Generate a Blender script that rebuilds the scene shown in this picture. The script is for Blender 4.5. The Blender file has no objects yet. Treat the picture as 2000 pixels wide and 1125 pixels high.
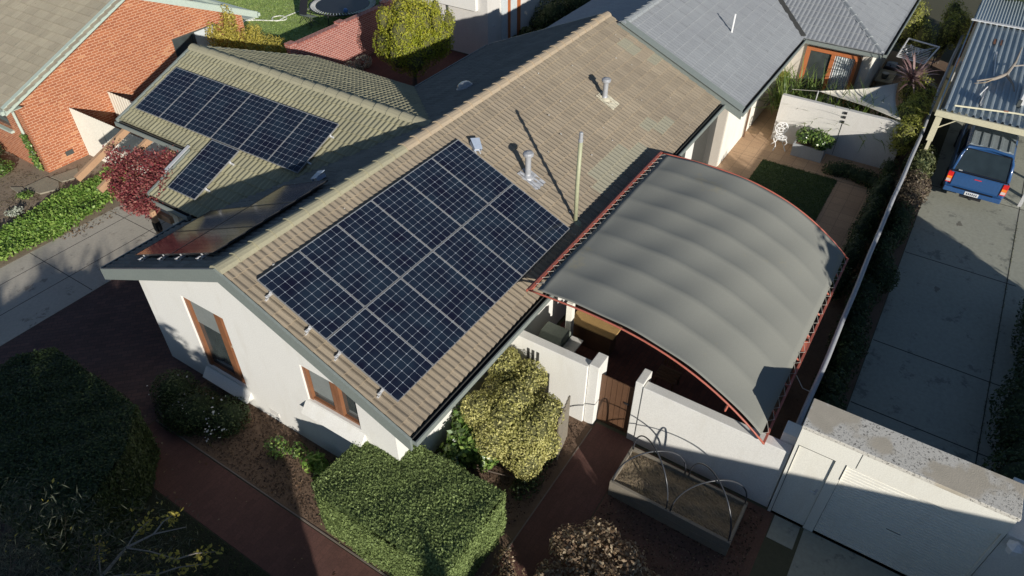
import bpy, bmesh, math, random
import numpy as np
from mathutils import Vector, Matrix
R = math.radians
random.seed(7)
rng = np.random.default_rng(11)
scene = bpy.context.scene
COL = scene.collection

# ------------------------------------------------------------------ camera, sky, sun
cd = bpy.data.cameras.new('camera')
cam = bpy.data.objects.new('camera', cd)
COL.objects.link(cam)
cd.sensor_width = 36.0
cd.lens = 36.0 * 1380.57 / 2000.0
cd.clip_start = 0.1
cd.clip_end = 2000
_p, _y, _r = R(40.598), R(32.628), R(0.2126)
fw = Vector((math.cos(_y) * math.cos(_p), math.sin(_y) * math.cos(_p), -math.sin(_p)))
rt = Vector((math.sin(_y), -math.cos(_y), 0))
up = rt.cross(fw)
r2 = rt * math.cos(_r) + up * math.sin(_r)
u2 = up * math.cos(_r) - rt * math.sin(_r)
cam.matrix_world = Matrix((( r2.x, u2.x, -fw.x, -5.3396), (r2.y, u2.y, -fw.y, -9.6429), (r2.z, u2.z, -fw.z, 12.517), (0, 0, 0, 1)))
scene.camera = cam

SUN_EL, SUN_AZ = R(17.0), R(-123.5)       # direction TOWARDS the sun, azimuth from +X
sdir = Vector((math.cos(SUN_AZ) * math.cos(SUN_EL), math.sin(SUN_AZ) * math.cos(SUN_EL), math.sin(SUN_EL)))
w = bpy.data.worlds.new('World')
scene.world = w
w.use_nodes = True
nt = w.node_tree
bg = nt.nodes['Background']
sky = nt.nodes.new('ShaderNodeTexSky')
sky.sky_type = 'NISHITA'
sky.sun_disc = False
sky.sun_elevation = SUN_EL
sky.sun_rotation = R(90) - SUN_AZ
sky.altitude = 1500
sky.air_density = 0.8
sky.dust_density = 0.25
nt.links.new(sky.outputs[0], bg.inputs[0])
bg.inputs[1].default_value = 0.085
sl = bpy.data.lights.new('sun', 'SUN')
sl.energy = 5.0
sl.angle = R(0.5)
sl.color = (1.0, 0.945, 0.86)
so = bpy.data.objects.new('sun', sl)
COL.objects.link(so)
so.rotation_euler = sdir.to_track_quat('Z', 'Y').to_euler()
so.location = (-30, -40, 30)
scene.view_settings.view_transform = 'Standard'
scene.view_settings.look = 'None'
scene.view_settings.gamma = 1
scene.view_settings.exposure = 0.06
scene.render.engine = 'CYCLES'

# ------------------------------------------------------------------ materials
MATS = {}
def newmat(name):
    m = bpy.data.materials.new(name)
    m.use_nodes = True
    t = m.node_tree
    b = t.nodes['Principled BSDF']
    MATS[name] = m
    return m, t, b
def N(t, kind, **kw):
    n = t.nodes.new(kind)
    for k, v in kw.items():
        if k.startswith('i_'):
            key = k[2:]
            n.inputs[int(key) if key.isdigit() else key.replace('_', ' ')].default_value = v
        else:
            setattr(n, k, v)
    return n
def c4(c): return (c[0], c[1], c[2], 1)
def mixc(t, fac, a, b, mode='MIX'):
    n = t.nodes.new('ShaderNodeMix')
    n.data_type = 'RGBA'; n.blend_type = mode
    for s, v in ((0, fac), (6, a), (7, b)):
        if isinstance(v, (int, float)): n.inputs[s].default_value = v
        elif isinstance(v, tuple): n.inputs[s].default_value = c4(v)
        else: t.links.new(v, n.inputs[s])
    return n.outputs[2]
def ramp(t, src, lo, hi):
    n = t.nodes.new('ShaderNodeMapRange')
    n.inputs[1].default_value = lo; n.inputs[2].default_value = hi
    t.links.new(src, n.inputs[0])
    return n.outputs[0]
def noise(t, scale, detail=4, rough=0.6, vec=None):
    n = N(t, 'ShaderNodeTexNoise')
    n.inputs['Scale'].default_value = scale; n.inputs['Detail'].default_value = detail; n.inputs['Roughness'].default_value = rough
    if vec is not None: t.links.new(vec, n.inputs['Vector'])
    return n.outputs[0]
def worldpos(t):
    return t.nodes.new('ShaderNodeNewGeometry').outputs['Position']
def bump(t, b, h, strength=0.3, dist=0.01):
    n = N(t, 'ShaderNodeBump'); n.inputs['Strength'].default_value = strength; n.inputs['Distance'].default_value = dist
    t.links.new(h, n.inputs['Height']); t.links.new(n.outputs[0], b.inputs['Normal'])
def plain(name, c1, c2=None, rough=0.7, s1=1.2, s2=25, metal=0.0, bmp=0.15, spots=None, coat=0, spec=0.5):
    """two scales of mottling between c1 and c2, optional dark spots, fine bump"""
    m, t, b = newmat(name)
    if c2 is None: c2 = tuple(x * 0.8 for x in c1)
    wp = worldpos(t)
    n1 = ramp(t, noise(t, s1, 5, 0.65, wp), 0.3, 0.7)
    n2 = ramp(t, noise(t, s2, 3, 0.6, wp), 0.35, 0.65)
    c = mixc(t, n1, c1, c2)
    cc = mixc(t, 0.35, c, mixc(t, n2, tuple(x * 0.8 for x in c1), tuple(min(1, x * 1.15) for x in c1)))
    if spots:
        s = ramp(t, noise(t, spots[1], 6, 0.75, wp), spots[2], spots[2] + 0.06)
        cc = mixc(t, s, cc, spots[0])
    t.links.new(cc, b.inputs['Base Color'])
    b.inputs['Roughness'].default_value = rough
    b.inputs['Metallic'].default_value = metal
    b.inputs['Specular IOR Level'].default_value = spec
    if name in ('white_render', 'cream_render', 'grey_white_render', 'beige_render'):
        mp = N(t, 'ShaderNodeMapping'); mp.inputs['Scale'].default_value = (3, 3, .8); t.links.new(wp, mp.inputs[0])
        sk = ramp(t, noise(t, 0.8, 5, 0.7, mp.outputs[0]), 0.52, 0.95)
        cc = mixc(t, sk, cc, tuple(x * q for x, q in zip(c1, (.84, .82, .78)))); t.links.new(cc, b.inputs['Base Color'])
    if coat: b.inputs['Coat Weight'].default_value = coat; b.inputs['Coat Roughness'].default_value = 0.06
    if bmp: bump(t, b, noise(t, s2 * 1.5, 4, 0.7, wp), bmp)
    return m
def uvnode(t, sx=1, sy=1, loc=(0, 0, 0), rot=0):
    u = N(t, 'ShaderNodeUVMap', uv_map='UVMap')
    mp = N(t, 'ShaderNodeMapping')
    mp.inputs['Scale'].default_value = (sx, sy, 1); mp.inputs['Location'].default_value = loc; mp.inputs['Rotation'].default_value = (0, 0, rot)
    t.links.new(u.outputs[0], mp.inputs[0])
    return mp.outputs[0]
def bricks(name, ca, cb, mortar, bw, bh, ms, rough=0.85, offs=0.5, patch=None, rot=0, bstr=0.5, soot=0.35):
    m, t, b = newmat(name)
    v = uvnode(t, rot=rot)
    br = N(t, 'ShaderNodeTexBrick', offset=offs, squash=1.0)
    t.links.new(v, br.inputs['Vector'])
    br.inputs['Scale'].default_value = 1; br.inputs['Brick Width'].default_value = bw; br.inputs['Row Height'].default_value = bh
    br.inputs['Mortar Size'].default_value = ms; br.inputs['Mortar Smooth'].default_value = 0.2; br.inputs['Bias'].default_value = 0
    br.inputs['Color1'].default_value = c4(ca); br.inputs['Color2'].default_value = c4(cb); br.inputs['Mortar'].default_value = c4(mortar)
    wp = worldpos(t)
    c = br.outputs[0]
    if patch:
        p = ramp(t, noise(t, 1.1, 5, 0.7, wp), 0.45, 0.85)
        br2 = N(t, 'ShaderNodeTexBrick', offset=offs, squash=1.0)
        t.links.new(v, br2.inputs['Vector'])
        br2.inputs['Scale'].default_value = 1; br2.inputs['Brick Width'].default_value = bw; br2.inputs['Row Height'].default_value = bh
        br2.inputs['Mortar Size'].default_value = 0; br2.inputs['Color1'].default_value = (0, 0, 0, 1); br2.inputs['Color2'].default_value = (1, 1, 1, 1)
        sel = N(t, 'ShaderNodeMath', operation='GREATER_THAN'); t.links.new(br2.outputs[0], sel.inputs[0])
        add = N(t, 'ShaderNodeMath', operation='MULTIPLY_ADD'); t.links.new(p, add.inputs[0]); add.inputs[1].default_value = 0.75; add.inputs[2].default_value = -0.75
        a2 = N(t, 'ShaderNodeMath', operation='ADD'); t.links.new(add.outputs[0], a2.inputs[0]); t.links.new(br2.outputs[0], a2.inputs[1])
        t.links.new(a2.outputs[0], sel.inputs[0]); sel.inputs[1].default_value = 0.35
        c = mixc(t, sel.outputs[0], c, patch)
        inv = N(t, 'ShaderNodeMath', operation='MULTIPLY'); t.links.new(br.outputs['Fac'], inv.inputs[0]); inv.inputs[1].default_value = 0.9
        c = mixc(t, inv.outputs[0], c, mortar)
    g = ramp(t, noise(t, 0.6, 6, 0.7, wp), 0.35, 0.75)
    dk = mixc(t, soot, (1, 1, 1), (0.55, 0.5, 0.48))
    c = mixc(t, g, c, mixc(t, 1.0, c, dk, 'MULTIPLY'))
    c = mixc(t, 0.3, c, mixc(t, ramp(t, noise(t, 30, 4, 0.7, wp), 0.3, 0.7), (0, 0, 0), c))
    t.links.new(c, b.inputs['Base Color'])
    b.inputs['Roughness'].default_value = rough
    inv2 = N(t, 'ShaderNodeMath', operation='SUBTRACT'); inv2.inputs[0].default_value = 1; t.links.new(br.outputs['Fac'], inv2.inputs[1])
    bump(t, b, inv2.outputs[0], bstr, 0.008)
    return m
def tilemat(name, base, alt, moss=None, var=0.25, rough=0.85, stain=0.35):
    """per-tile tone from the tile index kept in the UVs, streaks running down the slope, specks of lichen"""
    m, t, b = newmat(name)
    u = N(t, 'ShaderNodeUVMap', uv_map='UVMap')
    fl = N(t, 'ShaderNodeVectorMath', operation='FLOOR'); t.links.new(u.outputs[0], fl.inputs[0])
    wn = N(t, 'ShaderNodeTexWhiteNoise', noise_dimensions='2D'); t.links.new(fl.outputs[0], wn.inputs['Vector'])
    wp = worldpos(t)
    big = ramp(t, noise(t, 0.5, 5, 0.65, wp), 0.3, 0.72)
    c = mixc(t, big, base, alt)
    tone = mixc(t, wn.outputs['Value'], (1 - var, 1 - var, 1 - var), (1 + var * 0.4,) * 3)
    c = mixc(t, 1.0, c, tone, 'MULTIPLY')
    mp = N(t, 'ShaderNodeMapping'); mp.inputs['Scale'].default_value = (5.0, 0.45, 1); t.links.new(u.outputs[0], mp.inputs[0])
    st = ramp(t, noise(t, 1.0, 6, 0.7, mp.outputs[0]), 0.38, 0.75)
    c = mixc(t, st, c, mixc(t, stain, c, (0.06, 0.055, 0.045)))
    sp = ramp(t, noise(t, 9, 6, 0.8, wp), 0.60, 0.68)
    c = mixc(t, sp, c, tuple(x * 0.45 for x in base))
    if moss:
        pa = N(t, 'ShaderNodeAttribute', attribute_name='replaced'); c = mixc(t, pa.outputs['Fac'], c, moss)
    ft = ramp(t, noise(t, 60, 4, 0.7, wp), 0.3, 0.7)
    c = mixc(t, 0.25, c, mixc(t, ft, (0.03, 0.03, 0.03), c))
    t.links.new(c, b.inputs['Base Color'])
    b.inputs['Roughness'].default_value = rough
    bump(t, b, noise(t, 80, 4, 0.7, wp), 0.25, 0.004)
    return m
def leafmat(name, dark, mid, light, rough=0.55, trans=0.3, spec=0.4):
    m, t, b = newmat(name)
    at = N(t, 'ShaderNodeAttribute', attribute_name='rnd')
    cr = N(t, 'ShaderNodeValToRGB')
    e = cr.color_ramp.elements
    e[0].position = 0.0; e[0].color = c4(dark); e[1].position = 1.0; e[1].color = c4(light)
    x = e.new(0.5); x.color = c4(mid)
    t.links.new(at.outputs['Fac'], cr.inputs[0])
    big = ramp(t, noise(t, 2.0, 3, 0.6, worldpos(t)), 0.35, 0.7)
    c = mixc(t, big, mixc(t, 1.0, cr.outputs[0], (0.82, 0.82, 0.82), 'MULTIPLY'), cr.outputs[0])
    t.links.new(c, b.inputs['Base Color'])
    b.inputs['Roughness'].default_value = rough
    b.inputs['Specular IOR Level'].default_value = spec
    tr = N(t, 'ShaderNodeBsdfTranslucent'); t.links.new(c, tr.inputs[0])
    mx = N(t, 'ShaderNodeMixShader'); mx.inputs[0].default_value = trans
    t.links.new(b.outputs[0], mx.inputs[1]); t.links.new(tr.outputs[0], mx.inputs[2])
    t.links.new(mx.outputs[0], t.nodes['Material Output'].inputs[0])
    return m
def glassy(name, col, rough=0.05, spec=0.6, wob=0.0):
    m, t, b = newmat(name)
    wp = worldpos(t)
    c = mixc(t, ramp(t, noise(t, 2.5, 3, 0.5, wp), 0.3, 0.7), col, tuple(x * 1.5 for x in col))
    t.links.new(c, b.inputs['Base Color'])
    b.inputs['Roughness'].default_value = rough
    b.inputs['Specular IOR Level'].default_value = spec
    if wob: bump(t, b, noise(t, 1.5, 2, 0.5, wp), wob, 0.02)
    return m

M = {}
M['tile'] = tilemat('beige_concrete_tile', (0.42, 0.345, 0.245), (0.335, 0.275, 0.20), moss=(0.345, 0.325, 0.24), var=0.11, stain=0.30)
M['tile_dark'] = tilemat('shade_painted_tile', (0.25, 0.245, 0.215), (0.19, 0.19, 0.17), var=0.18)  # darker copy of the roof tile, the unlit slope's shade painted into its colour
M['tile_green'] = tilemat('olive_tile', (0.40, 0.375, 0.235), (0.33, 0.315, 0.21), var=0.12, stain=0.2)
M['tile_grey'] = tilemat('grey_tile', (0.385, 0.405, 0.42), (0.33, 0.345, 0.365), var=0.04, stain=0.10)
M['tile_nb'] = tilemat('pale_brown_tile', (0.43, 0.38, 0.28), (0.37, 0.33, 0.25), var=0.14, stain=0.25)
M['cap'] = plain('ridge_cap_concrete', (0.36, 0.335, 0.225), (0.30, 0.28, 0.20), 0.85, 1.0, 30)
M['cap_warm'] = plain('ridge_cap_mortar', (0.46, 0.37, 0.26), (0.38, 0.30, 0.21), 0.85, 1.0, 30)
M['cap_grey'] = plain('grey_ridge_cap', (0.32, 0.34, 0.35), (0.27, 0.29, 0.30), 0.8, 1.0, 30)
M['white'] = plain('white_render', (0.80, 0.79, 0.745), (0.75, 0.74, 0.70), 0.8, 0.7, 40, bmp=0.12)
M['cream'] = plain('cream_render', (0.87, 0.85, 0.76), (0.83, 0.81, 0.72), 0.75, 0.6, 40, bmp=0.1)
M['greywhite'] = plain('grey_white_render', (0.68, 0.66, 0.62), (0.60, 0.585, 0.55), 0.8, 0.7, 35, bmp=0.15, spots=((0.42, 0.40, 0.36), 3.0, 0.66))
M['beige'] = plain('beige_render', (0.60, 0.55, 0.48), (0.54, 0.50, 0.44), 0.8, 0.7, 35)
M['fascia'] = plain('grey_green_paint', (0.235, 0.265, 0.245), (0.205, 0.235, 0.22), 0.45, 0.8, 20, bmp=0.03)
M['fascia_nb'] = plain('pale_green_paint', (0.50, 0.58, 0.50), (0.44, 0.52, 0.46), 0.5, 0.8, 20, bmp=0.03)
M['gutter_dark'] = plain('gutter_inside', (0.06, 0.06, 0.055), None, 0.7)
M['wood'] = plain('orange_stained_timber', (0.27, 0.12, 0.058), (0.18, 0.075, 0.036), 0.5, 3, 45)
M['wood_door'] = plain('orange_door_timber', (0.50, 0.17, 0.065), (0.40, 0.13, 0.05), 0.45, 3, 45)
M['timber'] = plain('pergola_timber', (0.50, 0.31, 0.18), (0.40, 0.24, 0.14), 0.75, 2.5, 35)
M['gatewood'] = plain('brown_gate_timber', (0.145, 0.075, 0.04), (0.09, 0.045, 0.025), 0.6, 3, 30)
M['box'] = plain('ochre_timber', (0.50, 0.32, 0.13), (0.42, 0.26, 0.10), 0.65, 3, 30)
M['glass'] = glassy('window_glass', (0.045, 0.055, 0.055), 0.04, 0.8, 0.05)
M['painted_reflection'] = plain('painted_reflection_grey', (0.24, 0.26, 0.25), None, 0.6)  # grey green of the sky mirrored in the front windows, as a flat colour
M['brick'] = bricks('orange_brick', (0.53, 0.185, 0.08), (0.40, 0.125, 0.055), (0.76, 0.47, 0.31), 0.24, 0.086, 0.009, patch=(0.62, 0.285, 0.14), soot=0.25)
M['brick_red'] = bricks('red_brick', (0.46, 0.16, 0.12), (0.35, 0.11, 0.085), (0.68, 0.47, 0.42), 0.24, 0.086, 0.010, soot=0.4)
M['paver_red'] = bricks('dark_red_paver', (0.17, 0.095, 0.082), (0.11, 0.068, 0.062), (0.07, 0.048, 0.046), 0.23, 0.115, 0.006, rot=R(45), soot=0.8)
M['path'] = bricks('terracotta_path', (0.175, 0.082, 0.064), (0.145, 0.068, 0.054), (0.12, 0.058, 0.048), 0.23, 0.115, 0.003, soot=0.6, bstr=0.2)
M['paver_far'] = bricks('maroon_paver', (0.18, 0.065, 0.05), (0.13, 0.05, 0.04), (0.08, 0.045, 0.04), 0.23, 0.115, 0.006, soot=0.7)
M['tiles_tan'] = bricks('tan_patio_tile', (0.62, 0.41, 0.25), (0.55, 0.36, 0.22), (0.36, 0.24, 0.15), 0.42, 0.42, 0.008, offs=0.0, soot=0.4, bstr=0.25)
M['soil'] = plain('bark_soil', (0.20, 0.13, 0.085), (0.12, 0.078, 0.052), 0.95, 1.5, 18, bmp=1.0, spots=((0.05, 0.035, 0.025), 11, 0.60))
M['soil_pale'] = plain('dry_garden_soil', (0.30, 0.235, 0.17), (0.20, 0.155, 0.11), 0.95, 1.3, 14, bmp=1.0, spots=((0.09, 0.07, 0.045), 6, 0.58))
M['mulch'] = plain('red_brown_mulch', (0.18, 0.095, 0.065), (0.115, 0.062, 0.045), 0.95, 1.2, 22, bmp=0.9, spots=((0.24, 0.15, 0.09), 18, 0.64))
M['bedsoil'] = plain('straw_coloured_soil', (0.22, 0.17, 0.11), (0.14, 0.105, 0.07), 0.95, 2.2, 26, bmp=1.0, spots=((0.36, 0.30, 0.20), 22, 0.6))
M['ground'] = plain('garden_ground', (0.10, 0.095, 0.055), (0.07, 0.07, 0.04), 0.95, 0.4, 12, bmp=0.6)
M['lawn'] = plain('sunny_lawn', (0.30, 0.43, 0.12), (0.40, 0.45, 0.18), 0.9, 0.8, 30, bmp=0.8, spots=((0.24, 0.22, 0.10), 2.0, 0.6))
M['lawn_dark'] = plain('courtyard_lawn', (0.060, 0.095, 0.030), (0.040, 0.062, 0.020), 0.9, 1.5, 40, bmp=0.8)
M['lawn_black'] = plain('near_black_lawn', (0.022, 0.032, 0.014), (0.03, 0.026, 0.015), 0.95, 1.5, 30, bmp=0.8)  # very dark, lightly mottled lawn colour
M['concrete'] = plain('driveway_concrete', (0.50, 0.46, 0.385), (0.41, 0.38, 0.315), 0.85, 0.6, 14, spots=((0.27, 0.245, 0.205), 1.7, 0.58))
M['concrete_nb'] = plain('neighbour_concrete', (0.38, 0.38, 0.31), (0.31, 0.32, 0.265), 0.8, 0.5, 10, spots=((0.22, 0.225, 0.19), 1.3, 0.57))
M['stain'] = plain('old_oil_stain', (0.20, 0.19, 0.155), (0.15, 0.145, 0.12), 0.6, 3, 20)
M['joint'] = plain('joint_filler', (0.05, 0.045, 0.04), None, 0.95)
M['slab'] = plain('stone_slab', (0.30, 0.27, 0.20), (0.23, 0.21, 0.16), 0.85, 1.5, 12)
M['kerb'] = plain('pale_edging', (0.22, 0.18, 0.15), None, 0.85)
M['canopy'] = plain('grey_shade_cloth', (0.240, 0.242, 0.212), (0.222, 0.228, 0.204), 0.85, 0.25, 90, bmp=0.03, spots=((0.275, 0.26, 0.195), 0.3, 0.60))
M['redsteel'] = plain('red_painted_steel', (0.48, 0.14, 0.095), (0.36, 0.10, 0.07), 0.5, 3, 30, bmp=0.03)
M['cord'] = plain('pale_lacing', (0.6, 0.57, 0.5), None, 0.8)
M['pole'] = plain('pale_green_pipe', (0.40, 0.41, 0.26), (0.34, 0.35, 0.23), 0.5, 3, 20, bmp=0.03)
M['flue'] = plain('weathered_galvanised_metal', (0.42, 0.43, 0.45), (0.34, 0.35, 0.37), 0.5, 6, 20, metal=0.2, bmp=0.05)
M['mortarpatch'] = plain('pale_mortar', (0.56, 0.52, 0.40), (0.46, 0.43, 0.33), 0.9, 5, 30)
M['alu'] = plain('aluminium', (0.72, 0.72, 0.72), None, 0.4, 3, 20, metal=0.3, bmp=0)
M['alu_dark'] = plain('dark_bracket', (0.05, 0.05, 0.05), None, 0.5)
M['isol'] = plain('isolator_shroud', (0.36, 0.42, 0.52), (0.30, 0.36, 0.46), 0.35, 3, 20, bmp=0)
M['hose'] = plain('white_hose', (0.75, 0.74, 0.70), None, 0.5)
M['black'] = plain('black_rubber', (0.015, 0.015, 0.017), None, 0.5)
M['blackmetal'] = plain('black_metal', (0.025, 0.025, 0.028), None, 0.4)
M['whitemetal'] = plain('white_cast_iron', (0.80, 0.80, 0.79), None, 0.45)
M['hoop'] = plain('dark_poly_pipe', (0.05, 0.055, 0.065), None, 0.3, bmp=0)
M['sleeper'] = plain('weathered_sleeper', (0.24, 0.21, 0.165), (0.16, 0.145, 0.12), 0.85, 2.5, 30, bmp=0.5)
m, t, b = newmat('lichen_concrete'); wp = worldpos(t)
la = ramp(t, noise(t, 1.2, 3, 0.5, wp), 0.50, 0.56)
sp = ramp(t, noise(t, 24, 6, 0.8, wp), 0.545, 0.60)
cl = mixc(t, sp, (0.66, 0.63, 0.56), (0.10, 0.095, 0.08))
ls = mixc(t, ramp(t, noise(t, 3, 4, 0.6, wp), .3, .7), (0.55, 0.49, 0.39), (0.48, 0.43, 0.34))
t.links.new(mixc(t, la, cl, ls), b.inputs['Base Color']); b.inputs['Roughness'].default_value = 0.9; bump(t, b, noise(t, 40, 4, 0.7, wp), 0.5); M['lichen'] = m
M['planter'] = plain('grey_planter', (0.38, 0.40, 0.41), (0.30, 0.32, 0.33), 0.7, 1.5, 20)
M['fence_w'] = plain('off_white_fence', (0.66, 0.62, 0.54), (0.58, 0.55, 0.48), 0.6, 1, 20, bmp=0.03)
M['fence_g'] = plain('dark_fence_sheet', (0.07, 0.08, 0.075), (0.055, 0.062, 0.06), 0.7)
M['zinc'] = plain('corrugated_zinc', (0.46, 0.52, 0.54), (0.38, 0.44, 0.46), 0.42, 0.9, 14, metal=0.35, bmp=0.03, spots=((0.30, 0.22, 0.15), 3, 0.70))
M['creampaint'] = plain('cream_painted_steel', (0.66, 0.62, 0.44), (0.60, 0.56, 0.40), 0.55, 2, 20, bmp=0.03)
M['bark'] = plain('bark', (0.16, 0.125, 0.10), (0.10, 0.08, 0.065), 0.9, 6, 30, bmp=0.6)
M['barkpale'] = plain('pale_bark', (0.33, 0.29, 0.24), (0.24, 0.21, 0.18), 0.85, 6, 30, bmp=0.4)
M['bluepaint'] = plain('blue_car_paint', (0.03, 0.10, 0.26), (0.025, 0.085, 0.23), 0.3, 1, 20, bmp=0, coat=0.7)
M['carglass'] = glassy('car_glass', (0.02, 0.03, 0.035), 0.06, 0.7)
M['lampred'] = glassy('red_lens', (0.55, 0.02, 0.02), 0.15, 0.6)
M['lampamber'] = glassy('amber_lens', (0.75, 0.22, 0.03), 0.15, 0.6)
M['lampwhite'] = glassy('clear_lens', (0.55, 0.45, 0.42), 0.15, 0.6)
M['plate'] = plain('number_plate', (0.78, 0.80, 0.80), None, 0.4, bmp=0)
M['plateink'] = plain('plate_ink', (0.06, 0.07, 0.12), None, 0.5, bmp=0)
M['cover'] = plain('grey_green_cover', (0.22, 0.25, 0.21), (0.16, 0.19, 0.16), 0.7, 2, 20)
M['curtain'] = plain('pale_curtain', (0.62, 0.66, 0.66), (0.50, 0.54, 0.55), 0.8, 2, 20)
M['sail'] = plain('cream_shade_sail', (0.70, 0.66, 0.56), (0.62, 0.58, 0.49), 0.8, 0.8, 40)
M['ball'] = plain('blue_ball', (0.10, 0.25, 0.55), None, 0.4, bmp=0)
M['straw'] = plain('dry_twig', (0.38, 0.30, 0.20), None, 0.9)
# foliage
M['l_hedge'] = leafmat('clipped_hedge_leaf', (0.13, 0.175, 0.06), (0.215, 0.29, 0.10), (0.33, 0.42, 0.15), 0.6, 0.2, 0.3)
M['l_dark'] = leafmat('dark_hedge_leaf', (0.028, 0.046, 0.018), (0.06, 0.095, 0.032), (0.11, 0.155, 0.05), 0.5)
M['l_gold'] = leafmat('golden_shrub_leaf', (0.26, 0.26, 0.07), (0.56, 0.54, 0.18), (0.82, 0.76, 0.32), 0.5, 0.3)
M['l_cam'] = leafmat('glossy_camellia_leaf', (0.04, 0.08, 0.02), (0.13, 0.24, 0.05), (0.34, 0.46, 0.12), 0.3, 0.25, 0.6)
M['l_red'] = leafmat('crimson_vine_leaf', (0.14, 0.022, 0.028), (0.33, 0.065, 0.075), (0.48, 0.22, 0.17), 0.55, 0.3)
M['l_ground'] = leafmat('bright_groundcover_leaf', (0.09, 0.18, 0.03), (0.24, 0.42, 0.07), (0.42, 0.56, 0.14), 0.5, 0.35)
M['l_yellow'] = leafmat('yellow_green_tree_leaf', (0.20, 0.26, 0.03), (0.46, 0.50, 0.05), (0.72, 0.66, 0.09), 0.5, 0.4)
M['l_autumn'] = leafmat('yellow_shrub_leaf', (0.28, 0.24, 0.05), (0.52, 0.45, 0.08), (0.72, 0.60, 0.14), 0.5, 0.35)
M['l_bamboo'] = leafmat('bamboo_leaf', (0.20, 0.23, 0.04), (0.44, 0.47, 0.09), (0.62, 0.60, 0.16), 0.5, 0.4)
M['l_brown'] = leafmat('rusty_shrub_leaf', (0.14, 0.085, 0.05), (0.36, 0.25, 0.15), (0.62, 0.50, 0.33), 0.55, 0.25)
M['l_bushy'] = leafmat('grey_green_shrub_leaf', (0.04, 0.055, 0.025), (0.11, 0.13, 0.05), (0.24, 0.26, 0.11), 0.5, 0.25)
M['l_maroon'] = leafmat('purple_brown_shrub_leaf', (0.06, 0.045, 0.035), (0.14, 0.10, 0.07), (0.25, 0.21, 0.13), 0.5, 0.2)
M['l_cord'] = leafmat('purple_strap_leaf', (0.16, 0.085, 0.085), (0.34, 0.21, 0.20), (0.50, 0.37, 0.34), 0.45, 0.2)
M['l_strap'] = leafmat('strap_leaf', (0.06, 0.11, 0.025), (0.15, 0.23, 0.05), (0.26, 0.33, 0.09), 0.45, 0.3)
M['l_silver'] = leafmat('silver_leaf', (0.26, 0.30, 0.22), (0.42, 0.46, 0.36), (0.60, 0.62, 0.52), 0.7, 0.2)
M['l_litter'] = leafmat('fallen_leaf', (0.12, 0.06, 0.03), (0.24, 0.15, 0.08), (0.36, 0.26, 0.16), 0.8, 0.1)
M['l_twiggrass'] = leafmat('dry_grass', (0.10, 0.08, 0.04), (0.20, 0.16, 0.09), (0.32, 0.27, 0.17), 0.9, 0.2)
M['l_chip'] = leafmat('bark_chip', (0.04, 0.025, 0.018), (0.13, 0.08, 0.05), (0.24, 0.16, 0.11), 0.9, 0.0)
M['l_lawn'] = leafmat('lawn_blade', (0.05, 0.085, 0.02), (0.08, 0.14, 0.035), (0.14, 0.20, 0.06), 0.6, 0.3)
M['l_sunlawn'] = leafmat('sunny_lawn_blade', (0.20, 0.30, 0.07), (0.30, 0.42, 0.11), (0.42, 0.50, 0.18), 0.6, 0.3)
M['l_feather'] = leafmat('feathery_grey_leaf', (0.05, 0.06, 0.04), (0.10, 0.115, 0.075), (0.18, 0.19, 0.125), 0.7, 0.2)
M['l_flower'] = leafmat('white_petal', (0.7, 0.7, 0.66), (0.8, 0.8, 0.76), (0.85, 0.85, 0.82), 0.6, 0.2)
M['l_yflower'] = leafmat('yellow_petal', (0.6, 0.4, 0.02), (0.7, 0.5, 0.03), (0.75, 0.6, 0.05), 0.6, 0.2)
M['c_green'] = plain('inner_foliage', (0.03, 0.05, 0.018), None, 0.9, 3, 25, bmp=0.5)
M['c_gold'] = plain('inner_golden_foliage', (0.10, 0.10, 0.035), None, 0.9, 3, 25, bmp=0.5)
M['c_brown'] = plain('inner_brown_foliage', (0.06, 0.045, 0.03), None, 0.9, 3, 25, bmp=0.5)

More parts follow.
